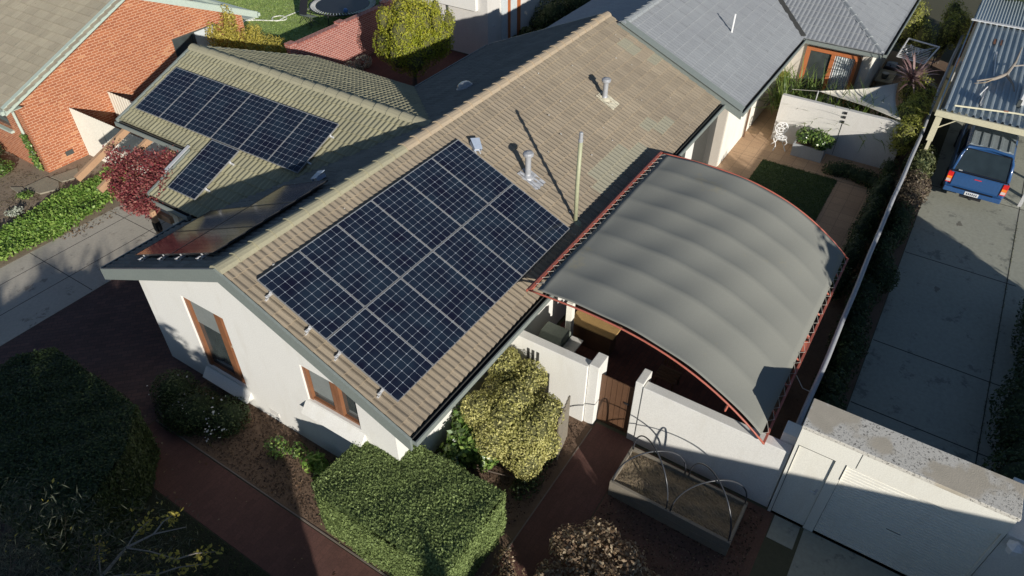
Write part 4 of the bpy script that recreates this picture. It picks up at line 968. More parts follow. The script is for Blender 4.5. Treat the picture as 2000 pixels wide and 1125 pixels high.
def cast_chair(x, y, rz):
    T = Matrix.Translation((x, y, 0)) @ Matrix.Rotation(rz, 4, 'Z')
    t = thing('garden_chair', (0, 0, 0), 'white lacy cast metal chair on the tan courtyard tiles', 'chair', mat=T)
    b = MB(); b.tube([(.20 * math.cos(a), .20 * math.sin(a), .43) for a in [i * math.pi / 10 for i in range(20)]], .016, 6, closed=True)
    for k in range(8):
        a = k * math.pi / 4; b.tube([(.05 * math.cos(a), .05 * math.sin(a), .43), (.12 * math.cos(a + .4), .12 * math.sin(a + .4), .435), (.19 * math.cos(a), .19 * math.sin(a), .43)], .018, 5)
    b.lathe((0, 0, .42), [(.08, 0), (.08, .015)], 12); b.build('seat', M['whitemetal'], t, local=True)
    b = MB(); c = Vector((.2, 0, .68))
    b.tube([c + Vector((.03 * math.sin(a), .21 * math.cos(a), .20 * math.sin(a))) for a in [i * math.pi / 12 for i in range(24)]], .017, 6, closed=True)
    for (dy, dz, r) in ((-.09, .07, .07), (.09, .07, .07), (0, -.08, .07), (0, .12, .05), (-.1, -.08, .05), (.1, -.08, .05)):
        b.tube([c + Vector((0, dy + r * math.cos(a), dz + r * math.sin(a))) for a in [i * math.pi / 6 for i in range(12)]], .015, 5, closed=True)
    b.tube([(.18, -.12, .43), (.2, -.14, .52)], .016, 6); b.tube([(.18, .12, .43), (.2, .14, .52)], .016, 6); b.build('backrest', M['whitemetal'], t, local=True)
    for (sx, sy) in ((1, 1), (1, -1), (-1, 1), (-1, -1)):
        b = MB(); b.tube([(.14 * sx, .14 * sy, .42), (.20 * sx, .20 * sy, .33), (.14 * sx, .14 * sy, .16), (.22 * sx, .21 * sy, .01)], .018, 6); b.build('leg', M['whitemetal'], t, local=True)
cast_chair(18.5, -5.55, R(25))
# the planting behind the feature wall
def straps(name, base, n, L, lm, label, wd=.04, h=1.0, spread=.5, cat='plant', erect=.6, group=None):
    t = thing(name, base, label, cat, group); V = []; F_ = []; rv = []
    for i in range(n):
        a = rng.uniform(0, 2 * math.pi); l = L * rng.uniform(.7, 1.1); el = rng.uniform(.15, 1.0) * (math.pi / 2) * erect + .15; el = min(el, 1.45)
        bx, by = base[0] + rng.normal(0, spread * .25), base[1] + rng.normal(0, spread * .25); pz = base[2] + h * rng.uniform(0, .3)
        d = np.array([math.cos(a), math.sin(a), 0]); s = np.array([-math.sin(a), math.cos(a), 0]); o = len(V); p = np.array([bx, by, pz]); e_ = el
        for k in range(6):
            w_ = wd * (0.6 + .8 * k / 2 if k < 2 else 1.4 * (1 - (k - 1) / 4.2)); V += [tuple(p + s * w_ / 2 + np.array([0, 0, w_ * .2])), tuple(p - s * w_ / 2 + np.array([0, 0, w_ * .2]))]
            p = p + (d * math.cos(e_) + np.array([0, 0, 1]) * math.sin(e_)) * l / 5; e_ -= 0.16
            p[2] = max(p[2], 0.03)
        for k in range(5): F_.append((o + 2 * k, o + 2 * k + 1, o + 2 * k + 3, o + 2 * k + 2))
        rv += [rng.random()] * 12
    b = MB(); b.v = V; b.f = F_; b.mi = [0] * len(F_); o = b.build('leaves', M[lm], t)
    at = o.data.attributes.new('rnd', 'FLOAT', 'POINT'); at.data.foreach_set('value', rv)
    b = MB(); b.lathe((base[0], base[1], base[2] - .02), [(.09, 0), (.07, h * .25), (.03, h * .32)], 8); b.build('stalk', M['bark'], t)
    return t
for i, (x, y, lab) in enumerate(((20.3, -5.0, 'clump of strappy green leaves in the corner left of the free standing wall'), (20.1, -5.9, 'tall strappy plant behind the left half of the free standing wall'),
        (20.0, -6.7, 'strappy iris clump behind the middle of the free standing wall'), (19.9, -7.6, 'dense strappy clump behind the wall below the shade sail'), (19.8, -8.3, 'strappy clump next to the yellow bamboo'), (21.0, -5.3, 'small strappy clump beside the round table'))):
    straps('iris_clump', (x, y, .5), 70, 1.7, 'l_strap', lab, .05, .9, .8, erect=1.0, group='strappy plants behind the wall')
for i, (x, y, z, lab, m_) in enumerate(((20.6, -7.4, 1.25, 'yellow flower heads rising beside the timber sliding door', 'l_yflower'), (21.0, -6.1, 1.1, 'pale seed heads on thin stems before the sliding door', 'l_silver'))):
    t = thing('flower_clump', (x, y, 0), lab, 'flowers')
    for _ in range(7): part('stem', t, M['l_strap'], lambda b: [b.tube([(x + random.uniform(-.1, .1), y + random.uniform(-.1, .1), 0), (x + random.uniform(-.2, .2), y + random.uniform(-.25, .25), z)], .008, 5)])
    leaf_mesh('petals', rng.normal((x, y, z), (.15, .18, .09), (110, 3)), np.tile((0, 0, 1.), (110, 1)), .07, M[m_], t, .7, 1)
t = thing('round_table', (22.0, -4.75, 0), 'small round grey garden table near the sliding door', 'table')
part('top', t, M['planter'], lambda b: b.lathe((22.0, -4.75, .70), [(.36, 0), (.38, .015), (.36, .03)], 28)); part('pedestal', t, M['blackmetal'], lambda b: b.lathe((22.0, -4.75, 0), [(.2, 0), (.03, .05), (.03, .69)], 12))
shrub('potted_palm', (22.2, -4.45, 0), [((22.2, -4.45, .95), (.2, .2, .25))], 260, .2, 'l_bamboo', None, 'yellowish potted palm against the wall by the round table', 'pot plant', aspect=.15)
t = thing('shade_sail', (20.9, -7.4, 1.5), 'cream shade sail stretched between wall and cordyline', 'shade sail')
P = []
A_, B_, C_ = Vector((19.65, -6.15, 1.85)), Vector((21.6, -8.35, 1.95)), Vector((19.05, -8.95, 1.78))
for i in range(21):
    f = i / 20; a1 = A_.lerp(B_, f); a2 = A_.lerp(C_, f); row = []
    for j in range(21):
        g = j / 20; q = a1.lerp(a2, g); k = 1 - .22 * math.sin(math.pi * g) * f * .6; cen = (A_ + B_ + C_) / 3
        q = q + (cen - q) * (.16 * math.sin(math.pi * f) * abs(2 * g - 1) ** 3 + .15 * f ** 3 * math.sin(math.pi * g)); q.z -= .12 * math.sin(math.pi * f) * math.sin(math.pi * g); row.append(q)
    P.append(row)
o = part('cloth', t, M['sail'], lambda b: b.grid(P), smooth=True); o.modifiers.new('s', 'SOLIDIFY').thickness = .004
part('guy_rope', t, M['cord'], lambda b: (b.tube([A_, (19.6, -5.3, 1.72)], .008, 5), b.tube([B_, (22.4, -8.75, 2.0)], .008, 5)))
part('post', t, M['alu'], lambda b: b.tube([(19.65, -6.15, 0), (19.65, -6.15, 1.86)], .02, 8))
part('post', t, M['bark'], lambda b: b.tube([(22.4, -8.75, 0), (22.4, -8.75, 2.05)], .025, 8))
straps('cordyline', (21.25, -8.75, 2.1), 90, 1.0, 'l_cord', 'large spiky purple brown cordyline beside the clothes rack', .075, .6, .2, erect=.75)
tall = [o for o in bpy.data.objects if o.name.startswith('cordyline')][0]
part('trunk', tall, M['bark'], lambda b: b.tube([(21.25, -8.75, 0), (21.23, -8.77, 1.1), (21.25, -8.75, 2.25)], [.08, .065, .05], 8))
def blobs_line(p, q, n, r, jit=.15):
    p, q = np.array(p, float), np.array(q, float)
    return [(tuple(p + (q - p) * i / max(1, n - 1) + rng.normal(0, jit, 3) * (1, 1, .5)), tuple(np.array(r) * rng.uniform(.8, 1.15, 3))) for i in range(n)]
shrub('bamboo', (20.2, -9.2, 0), blobs_line((18.9, -9.15, 1.2), (21.6, -9.2, 2.0), 7, (.5, .45, .6)), 9000, .12, 'l_bamboo', 'c_gold', 'feathery yellow green bamboo at the end of the free standing wall', aspect=.22, shell=.4, jit=.9)
shrub('bamboo', (28.6, -8.2, 0), blobs_line((27.6, -8.0, 1.5), (29.2, -7.5, 1.8), 4, (.8, .5, .8)), 3600, .12, 'l_bamboo', 'c_gold', 'yellow bamboo clump behind the clothes rack near the grey roof', aspect=.25, shell=.5)
shrub('bamboo', (29.6, -9.1, 0), blobs_line((28.6, -9.1, 1.5), (31, -9.2, 1.8), 4, (.8, .45, .8)), 3600, .12, 'l_bamboo', 'c_gold', 'yellow bamboo clump touching the corrugated carport roof', aspect=.25, shell=.5)
t = thing('clothes_rack', (26.2, -8.4, 0), 'white folding clothes line frame hung with pegs', 'clothes line')
q = [(23.9, -7.87, 2.0), (26.0, -7.92, 2.0), (25.73, -9.06, 2.0), (23.71, -8.84, 2.0)]
for i in range(4): part('frame_bar', t, M['alu'], lambda b: b.tube([q[i], q[(i + 1) % 4]], .03, 8))
for k in range(1, 9): part('line', t, M['whitemetal'], lambda b: b.tube([(23.9 + 2.1 * k / 12, -7.88, 2.0), (23.73 + 2.0 * k / 12, -8.86, 2.0)], .012, 5))
for (x, y) in ((23.72, -8.83), (25.72, -9.04)): part('leg', t, M['alu_dark'], lambda b: b.tube([(x, y, 0), (x, y, 1.98)], .022, 8))
part('cloth', t, M['isol'], lambda b: b.prism([(25.5, -8.9, 1.98), (25.72, -9.0, 1.98), (25.95, -8.1, 1.5), (25.6, -8.1, 1.55)], (0, 0, .01)))
for k in range(12):
    x, y = random.uniform(24.0, 25.2), random.uniform(-8.7, -8.0); part('peg', t, M['whitemetal'], lambda b: b.box((x, y, 1.97), (x + .06, y + .04, 2.07)))
t = thing('stone_bench', (25.9, -7.1, 0), 'pale stone bench with a pot standing against the house wall', 'bench')
part('seat', t, M['slab'], lambda b: b.box((25.2, -7.95, .40), (26.5, -7.3, .47)), bevel=.02)
part('leg', t, M['slab'], lambda b: b.box((25.35, -7.85, 0), (25.55, -7.4, .395))); part('leg', t, M['slab'], lambda b: b.box((26.15, -7.85, 0), (26.35, -7.4, .395)))
t = thing('flower_pot', (25.5, -7.6, .47), 'dark round pot on the pale stone bench', 'pot'); part('pot', t, M['fence_g'], lambda b: b.lathe((25.5, -7.6, .47), [(.08, 0), (.12, .08), (.14, .2), (.12, .22)], 16)); part('rim', t, M['planter'], lambda b: b.lathe((25.5, -7.6, .69), [(.13, 0), (.13, .02)], 16))
t = thing('storage_crate', (27.1, -7.5, 0), 'dark crate piled with odds and ends beyond the stone bench', 'crate'); part('box', t, M['blackmetal'], lambda b: b.box((26.8, -7.9, 0), (27.4, -7.35, .45))); part('contents', t, M['isol'], lambda b: (b.box((26.9, -7.8, .46), (27.2, -7.6, .58)), b.box((27.1, -7.6, .46), (27.32, -7.45, .53)), b.box((26.92, -7.55, .46), (27.05, -7.42, .6))))

# ================================================================== GREY ROOFED HOUSE BEHIND
t = G = thing('grey_roof_house', (20, -2, 0), 'pale house behind with grey tiled roof, white vent and orange sliding door', 'house')
k_ = .43; ag = math.atan(k_); cg, sg = math.cos(ag), math.sin(ag); GY, GZ = -0.6, 4.44
FG = frame_of((15.08, GY, GZ), (0, cg, sg), (0, -sg, cg)); FGN = frame_of((32, GY, GZ), (0, -cg, sg), (0, sg, cg))
FGC = frame_of((28.0, -0.6, 2.65 + 5.9 * k_), (cg, 0, sg), (-sg, 0, cg)); FGR = frame_of((22.0, -2.5, 2.65 + 5 * k_), (0, cg, sg), (0, -sg, cg))
tile_roof('south_roof_slope', FG, 0, 17, 4.56, M['tile_grey'], t, clips=[((22.1, 0, 2.65), (-sg, 0, cg))], amp=.006, lap=.018, tw=.33, ch=.36)
tile_roof('north_roof_slope', FGN, 0, 16.9, 4.56, M['tile_grey'], t, flat=True, tw=.33, ch=.36, clips=[((15.08, 0, 0), (1, 0, 0))])
tile_roof('cross_roof_slope', FGC, 0, 7, 5.9 / cg + .05, M['tile_grey'], t, clips=[((0, -4.75, 2.65), (0, -sg, cg)), ((22.1, -7.5, 0), (-1, 1, 0))], amp=.009, tw=.33, ch=.36)
tile_roof('side_roof_slope', FGR, 0, 14, 5 / cg + .05, M['tile_grey'], t, clips=[((22.1, -7.5, 0), (1, -1, 0))], amp=.006, tw=.33, ch=.36)
ridge_caps('ridge_cap', (15.1, GY, GZ), (30, GY, GZ), M['cap_grey'], t, .24, .42)
ridge_caps('hip_cap', (22.15, -7.45, 2.67), (26.9, -2.7, 2.67 + 4.75 * k_), M['cap_grey'], t, .16, .42, drop=.05, lift=.03)
part('valley', t, M['gutter_dark'], lambda b: b.prism([(22.0, -4.68, 2.68), (22.15, -4.83, 2.68), (26.25, -.75, 2.68 + 4.1 * k_), (26.1, -.6, 2.68 + 4.1 * k_)], (0, 0, .02)))
part('barge_board', t, M['fascia'], lambda b: b.prism([(15.03, GY, GZ + .06), (15.03, -4.85, GZ + .06 - 4.25 * k_), (15.03, -4.85, GZ - .22 - 4.25 * k_), (15.03, GY, GZ - .22)], (.05, 0, 0)))
part('barge_board', t, M['fascia'], lambda b: b.prism([(15.03, GY, GZ + .06), (15.03, .3, GZ + .06 - .9 * k_), (15.03, .3, GZ - .2 - .9 * k_), (15.03, GY, GZ - .22)], (.05, 0, 0)))
part('barge_flashing', t, M['fascia'], lambda b: b.prism([(14.98, GY, GZ + .07), (15.28, GY, GZ + .09), (15.28, -4.85, GZ + .09 - 4.25 * k_), (14.98, -4.85, GZ + .07 - 4.25 * k_)], (0, 0, .015)))
gutter('gutter', (15.05, -4.78, 2.50), (22.05, -4.78, 2.50), t, 'fascia', inner='gutter_dark'); gutter('gutter', (22.08, -4.80, 2.50), (22.08, -7.52, 2.50), t); gutter('gutter', (22.1, -7.54, 2.50), (32, -7.54, 2.50), t)
part('soffit', t, M['fascia'], lambda b: (b.box((15.35, -4.76, 2.47), (22.4, -4.21, 2.495)), b.box((22.1, -7.5, 2.46), (22.49, -4.8, 2.49)), b.box((22.6, -7.52, 2.46), (32, -7.22, 2.49))))
part('wall', t, M['beige'], lambda b: b.box((16.0, -4.18, 0), (16.12, -3.3, 2.46)))  # beige paints the weaker sunlight on this face, beside the cream one
part('wall', t, M['cream'], lambda b: b.box((16.13, -4.2, 0), (22.49, -4.02, 2.46)))
b = MB(); wall_strip(b, 22.5, .2, -7.2, -4.21, lambda y: 2.45, [(-6.80, -4.92, -.01, 2.26)]); b.build('wall', M['beige'], t)
part('wall', t, M['cream'], lambda b: b.box((22.71, -7.2, 0), (32, -7.0, 2.45)))
part('downpipe', t, M['gatewood'], lambda b: b.tube([(18.6, -4.26, 0), (18.6, -4.26, 2.4)], .035, 8))
part('house_core', t, M['gutter_dark'], lambda b: (b.box((15.3, -3.9, 0), (31.5, 2.9, 2.6)), b.box((23, -6.9, .0), (31.5, -4.0, 2.6))))
f = part('sliding_door', t, M['wood_door'], lambda b: (b.box((22.42, -5.07, .02), (22.56, -4.92, 2.25)), b.box((22.42, -6.80, .02), (22.56, -6.68, 2.25)), b.box((22.42, -6.679, 2.12), (22.56, -5.071, 2.25)), b.box((22.42, -6.679, .02), (22.56, -5.071, .12)), b.box((22.44, -5.98, .121), (22.54, -5.84, 2.119))))
part('pane', f, M['glass'], lambda b: b.box((22.50, -5.838, .122), (22.51, -5.072, 2.118)))
cp = [[(22.52 + .025 * math.sin(i * .9) + .01 * math.sin(i * 2.3), -6.67 + .69 * i / 60, z) for i in range(61)] for z in (.13, 2.11)]
part('curtain', f, M['curtain'], lambda b: b.grid(cp))
part('side_frame', f, M['gatewood'], lambda b: b.box((22.40, -6.9, .02), (22.49, -6.802, 2.25)))
part('vent_pipe', t, M['whitemetal'], lambda b: b.tube([(19.0, -2.95, 3.3), (19.02, -2.95, 4.05)], .035, 10), label='thin white plastic vent pipe')
# house beyond the brick court
t = thing('rear_building', (22, 9, 0), 'pale weatherboard building behind the round yellow green tree', 'building')
b = MB(); b.box((19.3, 7.4, 0), (19.5, 9.5, 3.2)); b.box((19.5, 7.4, 0), (29, 7.6, 3.2)); b.box((19.3, 9.5, 0), (19.5, 13.4, 2.0)); b.build('wall', M['greywhite'], t)
part('weatherboards', t, M['greywhite'], lambda b: [b.prism([(19.27, 9.52, .1 + k * .15), (19.299, 9.52, .1 + k * .15), (19.299, 9.52, .245 + k * .15), (19.29, 9.52, .245 + k * .15)], (0, 3.85, 0)) for k in range(12)])
part('corner_post', t, M['fence_g'], lambda b: b.box((19.24, 9.44, 0), (19.3, 9.51, 2.0)))
part('fascia', t, M['white'], lambda b: b.box((19.15, 7.9, 2.01), (19.298, 13.4, 2.55)))
part('core', t, M['beige'], lambda b: b.box((19.52, 7.62, 0), (28.9, 13.3, 3.19)))
for (xa, xb, mt) in ((20.32, 20.75, 'curtain'), (20.752, 20.98, 'wood_door'), (20.982, 21.5, 'curtain'), (21.502, 21.8, 'wood_door')): part('window_panel', t, M[mt], lambda b: b.box((xa, 7.33, .3), (xb, 7.398, 2.6)))
part('wall_tap', t, M['alu'], lambda b: b.box((19.7, 7.36, 1.3), (19.78, 7.398, 1.36)))
t = thing('brick_garden_wall', (15.4, 12.15, 0), 'red brick garden wall running from the lawn to the pale building', 'garden wall')
part('wall', t, M['brick_red'], lambda b: b.box((12.57, 12.06, 0), (19.2, 12.30, 1.72)))
part('coping', t, M['brick_red'], lambda b: b.box((12.55, 12.04, 1.722), (19.2, 12.32, 1.79)))
for x in (12.55, 15.3, 18.1): part('pier', t, M['brick_red'], lambda b: b.box((x, 12.02, 1.792), (x + .36, 12.34, 1.88)))

# ================================================================== BRICK HOUSE ON THE LEFT
t = thing('brick_house', (8, 20, 0), 'orange brick neighbour house with pale green barge boards and brown tiles', 'house')
bk = .43; ab = math.atan(bk); cb, sb = math.cos(ab), math.sin(ab); AX, AZ, BY = 7.98, 4.66, 14.43
b = MB(); wall_strip(b, BY, .24, 3.52, 12.5, lambda x: AZ - .1 - abs(x - AX) * bk, [(9.3, 11.25, 1.0, 2.64)], axis='x', brk=(AX,))
wall_strip(b, 3.52, .24, BY + .241, 27, lambda y: 2.6, [(15.6, 17.3, 1.25, 2.35)]); b.box((12.26, BY + .241, 0), (12.5, 27, 2.6))
b.build('wall', M['brick'], t)
part('core', t, M['gutter_dark'], lambda b: b.box((3.9, BY + .4, 0), (12.2, 27, 2.62)))
FB1 = frame_of((AX, BY - .33, AZ + .06), (cb, 0, sb), (-sb, 0, cb)); FB2 = frame_of((AX, 27.3, AZ + .06), (-cb, 0, sb), (sb, 0, cb))
tile_roof('roof_slope', FB1, -13, 0, 4.98 / cb, M['tile_nb'], t, tw=.30, ch=.33, amp=.012, rolls=3, clips=[((0, 27.2, 0), (0, -1, 0))])
tile_roof('roof_slope', FB2, 0, 13.2, 4.98 / cb, M['tile_nb'], t, tw=.30, ch=.33, amp=.012, rolls=3, clips=[((0, BY - .33, 0), (0, 1, 0))])
ridge_caps('ridge_cap', (AX, BY - .33, AZ + .06), (AX, 27, AZ + .06), M['cap_warm'], t, .26, .42)
for s in (-1, 1):
    e = AX + s * 5.0; ez = AZ - 5.0 * bk
    part('barge_board', t, M['fascia_nb'], lambda b: b.prism([(AX, BY - .37, AZ + .11), (e, BY - .37, ez + .11), (e, BY - .37, ez - .12), (AX, BY - .37, AZ - .12)], (0, .045, 0)))
    part('barge_capping', t, M['fascia_nb'], lambda b: b.prism([(AX, BY - .40, AZ + .118), (e, BY - .40, ez + .118), (e, BY - .40, ez + .135), (AX, BY - .40, AZ + .135)], (0, .16, 0)))
for xa, xb, xc in ((2.88, 3.0, 3.515), (13.1, 12.96, 12.51)):
    part('gutter', t, M['fascia_nb'], lambda b: b.box((xa, BY - .37, 2.44), (xb, 27, 2.56)))
    part('eave_lining', t, M['fascia_nb'], lambda b: b.box((xb + (.001 if xc > xb else -.001), BY - .32, 2.44), (xc, 27, 2.46)))
part('downpipe', t, M['fascia_nb'], lambda b: b.tube([(3.05, 14.75, 2.44), (3.44, 14.75, 2.2), (3.46, 14.75, .05)], .045, 8))
part('wall_vent', t, M['fence_g'], lambda b: b.box((4.25, BY - .012, .28), (4.52, BY - .002, .44)))
f = part('window', t, M['fence_g'], lambda b: (b.box((9.3, 14.46, 1.0), (9.36, 14.55, 2.64)), b.box((11.19, 14.46, 1.0), (11.25, 14.55, 2.64)), b.box((9.36, 14.46, 2.58), (11.19, 14.55, 2.64)), b.box((9.36, 14.46, 1.0), (11.19, 14.55, 1.06)), b.box((10.2, 14.46, 1.06), (10.28, 14.55, 2.58))))
part('pane', f, M['glass'], lambda b: b.box((9.36, 14.52, 1.06), (10.2, 14.525, 2.58))); part('sliding_sash', f, M['curtain'], lambda b: b.box((10.28, 14.51, 1.06), (11.19, 14.52, 2.58)))
f = part('window', t, M['fascia_nb'], lambda b: (b.box((3.40, 15.55, 1.17), (3.6, 17.35, 1.245)), b.box((3.55, 15.6, 1.25), (3.62, 15.68, 2.35)), b.box((3.55, 17.2, 1.25), (3.62, 17.3, 2.35))))
part('pane', f, M['glass'], lambda b: b.box((3.62, 15.68, 1.25), (3.63, 17.2, 2.35)))
t = thing('wall_creeper', (3.4, 14.6, 0), 'green creeper climbing the downpipe at the brick corner', 'climbing plant')
P = np.array([(3.40 + rng.normal(0, .03), 14.7 + rng.normal(0, .14 - .08 * h), .1 + h * 1.3) for h in rng.random(420)])
leaf_mesh('foliage', P, np.tile((-1., -.3, .2), (420, 1)), .08, M['l_cam'], t, .7, .5); part('stem', t, M['bark'], lambda b: b.tube([(3.42, 14.68, 0), (3.41, 14.74, .6), (3.41, 14.7, 1.2)], .012, 5))

# ================================================================== NEIGHBOUR DRIVEWAY SIDE
t = thing('boundary_fence', (11, -9.62, 0), 'dark boundary fence topped by a pale galvanised capping pipe', 'fence')
part('sheet', t, M['fence_g'], lambda b: b.grid([[(4.8 + 24.0 * i / 600, -9.62 + .012 * math.cos(i * 1.05), z) for i in range(601)] for z in (0, 1.55)]))
part('capping', t, M['flue'], lambda b: b.tube([(4.76 + 24.1 * i / 40, -9.64 + -.012 * math.sin(i * .35) + .006 * math.sin(i * 1.3), 1.60 + .006 * math.sin(i * .8)) for i in range(41)], .055, 8), smooth=True)
for k in range(9): part('post', t, M['fence_g'], lambda b: b.box((5.0 + k * 2.9, -9.70, 0), (5.06 + k * 2.9, -9.645, 1.53)))
part('stay_wire', t, M['cord'], lambda b: b.tube([(6.1, -9.25, 1.75), (5.95, -9.45, 1.62), (5.9, -9.62, 1.66)], .008, 5))
# carport
t = thing('carport', (24, -13, 0), 'open carport with corrugated zinc roof and cream fascia sheltering the blue utility', 'carport')
def corr(b, x0, x1, y0, y1, z0, z1, pitch, amp, box=True):
    n = int((y1 - y0) / pitch); pr = []
    for i in range(n):
        y = y0 + i * pitch
        if box: pr += [(y, 0), (y + pitch * .52, 0), (y + pitch * .64, amp), (y + pitch * .88, amp), (y + pitch - .001, 0)]
        else: pr += [(y + pitch * k / 6, amp * (.5 - .5 * math.cos(2 * math.pi * k / 6))) for k in range(6)]
    b.grid([[(x, y, z + h) for y, h in pr] for x, z in ((x0, z0), ((x0 + x1) / 2, (z0 + z1) / 2), (x1, z1))])
b = MB(); corr(b, 18.62, 27.0, -16.2, -9.84, 2.60, 2.74, .195, .06); b.build('corrugated_roof', M['zinc'], t)
b = MB(); corr(b, 27.02, 29.9, -16.2, -9.72, 2.80, 2.90, .10, .03, False); b.build('rear_roof', M['zinc'], t)
part('roof_flashing', t, M['whitemetal'], lambda b: b.box((26.88, -16.2, 2.80), (27.06, -9.72, 2.825)))
part('fascia', t, M['creampaint'], lambda b: b.box((18.52, -16.2, 2.42), (18.60, -9.78, 2.60)), bevel=.006)
part('side_fascia', t, M['zinc'], lambda b: b.box((18.61, -9.82, 2.45), (29.9, -9.78, 2.60)))
for (x, y) in ((18.75, -9.95), (19.0, -13.05), (23, -9.95), (28, -9.95), (28, -13.05), (19.0, -16.1)): part('post', t, M['creampaint'] if x < 18.9 else M['alu'], lambda b: b.box((x - .05, y - .05, 0), (x + .05, y + .05, 2.58)))
part('bracket', t, M['creampaint'], lambda b: b.bar((18.7, -10.0, 2.0), (18.7, -10.5, 2.42), .03, .03))
part('bracket', t, M['creampaint'], lambda b: b.box((18.62, -10.02, 1.55), (18.69, -9.84, 2.42)))
part('rear_wall', t, M['gatewood'], lambda b: b.box((29.7, -16.2, 0), (29.85, -9.8, 2.7)))
for y in (-10.75, -10.97): part('rust_patch', t, M['wood'], lambda b: b.box((24.9, y, 2.752), (25.45, y + .085, 2.757)))
zr = lambda x: 2.60 + (x - 18.62) * .14 / 8.38
t = thing('plastic_pipe', (19.1, -11, 2.65), 'long cream plastic pipe lying along the front edge of the carport roof', 'pipe'); part('pipe', t, M['creampaint'], lambda b: b.tube([(18.92, -10.2, 2.70), (19.35, -11.8, 2.70), (19.5, -13.2, 2.70)], .028, 8)); part('coupling', t, M['wood'], lambda b: b.tube([(19.28, -11.5, 2.71), (19.31, -11.62, 2.71)], .034, 8))
t = thing('plastic_pipe', (22, -10.9, 2.65), 'thin pale pipe lying up and down the carport roof', 'pipe'); part('pipe', t, M['whitemetal'], lambda b: b.tube([(24.1, -10.85, 2.76), (21.9, -10.98, 2.74)], .02, 8)); part('pipe_end', t, M['whitemetal'], lambda b: b.tube([(20.9, -10.9, 2.72), (20.0, -10.72, 2.69)], .02, 8))
t = thing('fallen_branch', (22, -11.3, 2.65), 'dead grey branch lying on the corrugated carport roof', 'branch')
part('limb', t, M['barkpale'], lambda b: (b.tube([(21.1, -10.55, 2.76), (21.4, -11.0, 2.82), (21.9, -11.3, 2.86), (22.9, -11.45, 2.95), (24.0, -11.5, 3.1)], [.02, .05, .06, .04, .015], 8), b.tube([(21.9, -11.3, 2.86), (21.3, -11.55, 2.82), (21.0, -11.65, 2.72)], [.04, .03, .02], 8), b.tube([(22.6, -11.4, 2.92), (23.0, -11.8, 2.9), (23.0, -12.1, 2.8)], [.03, .02, .01], 6)))
part('twig', t, M['straw'], lambda b: b.tube([(21.4, -11.0, 2.82), (21.0, -10.8, 2.80), (20.9, -10.5, 2.74)], [.025, .015, .006], 6))
t = thing('roof_duct', (20.9, -11.85, 2.65), 'white rectangular duct standing on the carport roof at the right edge', 'duct'); part('duct', t, M['whitemetal'], lambda b: b.box((20.1, -11.98, 2.66), (21.7, -11.85, 3.05))); part('foot', t, M['fence_g'], lambda b: b.box((20.0, -11.90, 2.65), (20.09, -11.8, 2.85)))
t = thing('roof_bracket', (19.7, -10.75, 2.65), 'small grey upstand on the carport roof near the front edge', 'bracket'); part('plate', t, M['flue'], lambda b: b.box((19.5, -10.86, 2.64), (20.1, -10.83, 2.92))); part('foot', t, M['flue'], lambda b: b.box((19.45, -10.90, 2.64), (19.6, -10.865, 2.70)))
# ute
UX, UY = 18.05, -11.62
t = thing('utility_vehicle', (20.5, UY, 0), 'blue utility with a fitted canopy parked nose in under the carport', 'utility vehicle')
def loft(b, rings, mi=0):
    n = len(rings[0]); b.add([p for r_ in rings for p in r_], [(i * n + j, i * n + (j + 1) % n, (i + 1) * n + (j + 1) % n, (i + 1) * n + j) for i in range(len(rings) - 1) for j in range(n)] + [tuple(range(n - 1, -1, -1)), tuple(range((len(rings) - 1) * n, len(rings) * n))], mi)
def sect(x, wb, wt, z0, z1, c=.06, lean=0.0):
    hb, ht = wb / 2, wt / 2
    pts = [(-hb + c, z0), (hb - c, z0), (hb, z0 + c), (ht, z1 - c), (ht - c, z1), (-ht + c, z1), (-ht, z1 - c), (-hb, z0 + c)]
    return [(x + lean * (z - z0), UY + y, z) for y, z in pts]
b = MB(); loft(b, [sect(UX + .05, 1.60, 1.60, .48, 1.04), sect(UX + .12, 1.68, 1.66, .46, 1.06), sect(UX + 3.2, 1.70, 1.66, .46, 1.06), sect(UX + 4.6, 1.68, 1.6, .5, 1.02), sect(UX + 4.9, 1.5, 1.45, .55, .9)]); b.build('body', M['bluepaint'], t, smooth=False, bevel=.02)
part('cab', t, M['bluepaint'], lambda b: loft(b, [sect(UX + 2.25, 1.56, 1.30, 1.061, 1.66), sect(UX + 3.0, 1.56, 1.30, 1.061, 1.70), sect(UX + 3.9, 1.50, 1.10, 1.061, 1.12)]), bevel=.03)
part('canopy', t, M['bluepaint'], lambda b: (loft(b, [sect(UX + .62, 1.50, 1.32, 1.061, 1.70, .08), sect(UX + 2.2, 1.58, 1.36, 1.061, 1.70, .08)])), bevel=.02)
part('canopy_rear_frame', t, M['bluepaint'], lambda b: b.tube([(UX + .10, UY + .76, 1.08), (UX + .40, UY + .69, 1.50), (UX + .58, UY + .60, 1.68), (UX + .62, UY, 1.725), (UX + .58, UY - .60, 1.68), (UX + .40, UY - .69, 1.50), (UX + .10, UY - .76, 1.08)], .05, 8), smooth=True)
part('canopy_side', t, M['bluepaint'], lambda b: b.prism([(UX + .10, UY + .77, 1.06), (UX + .66, UY + .77, 1.06), (UX + .66, UY + .66, 1.66), (UX + .52, UY + .66, 1.66)], (0, -.03, 0)))
part('canopy_side', t, M['bluepaint'], lambda b: b.prism([(UX + .10, UY - .77, 1.06), (UX + .66, UY - .77, 1.06), (UX + .66, UY - .66, 1.66), (UX + .52, UY - .66, 1.66)], (0, .03, 0)))
part('rear_glass', t, M['carglass'], lambda b: b.prism([(UX + .10, UY - .70, 1.10), (UX + .10, UY + .70, 1.10), (UX + .50, UY + .61, 1.655), (UX + .50, UY - .61, 1.655)], (.03, 0, -.02)))
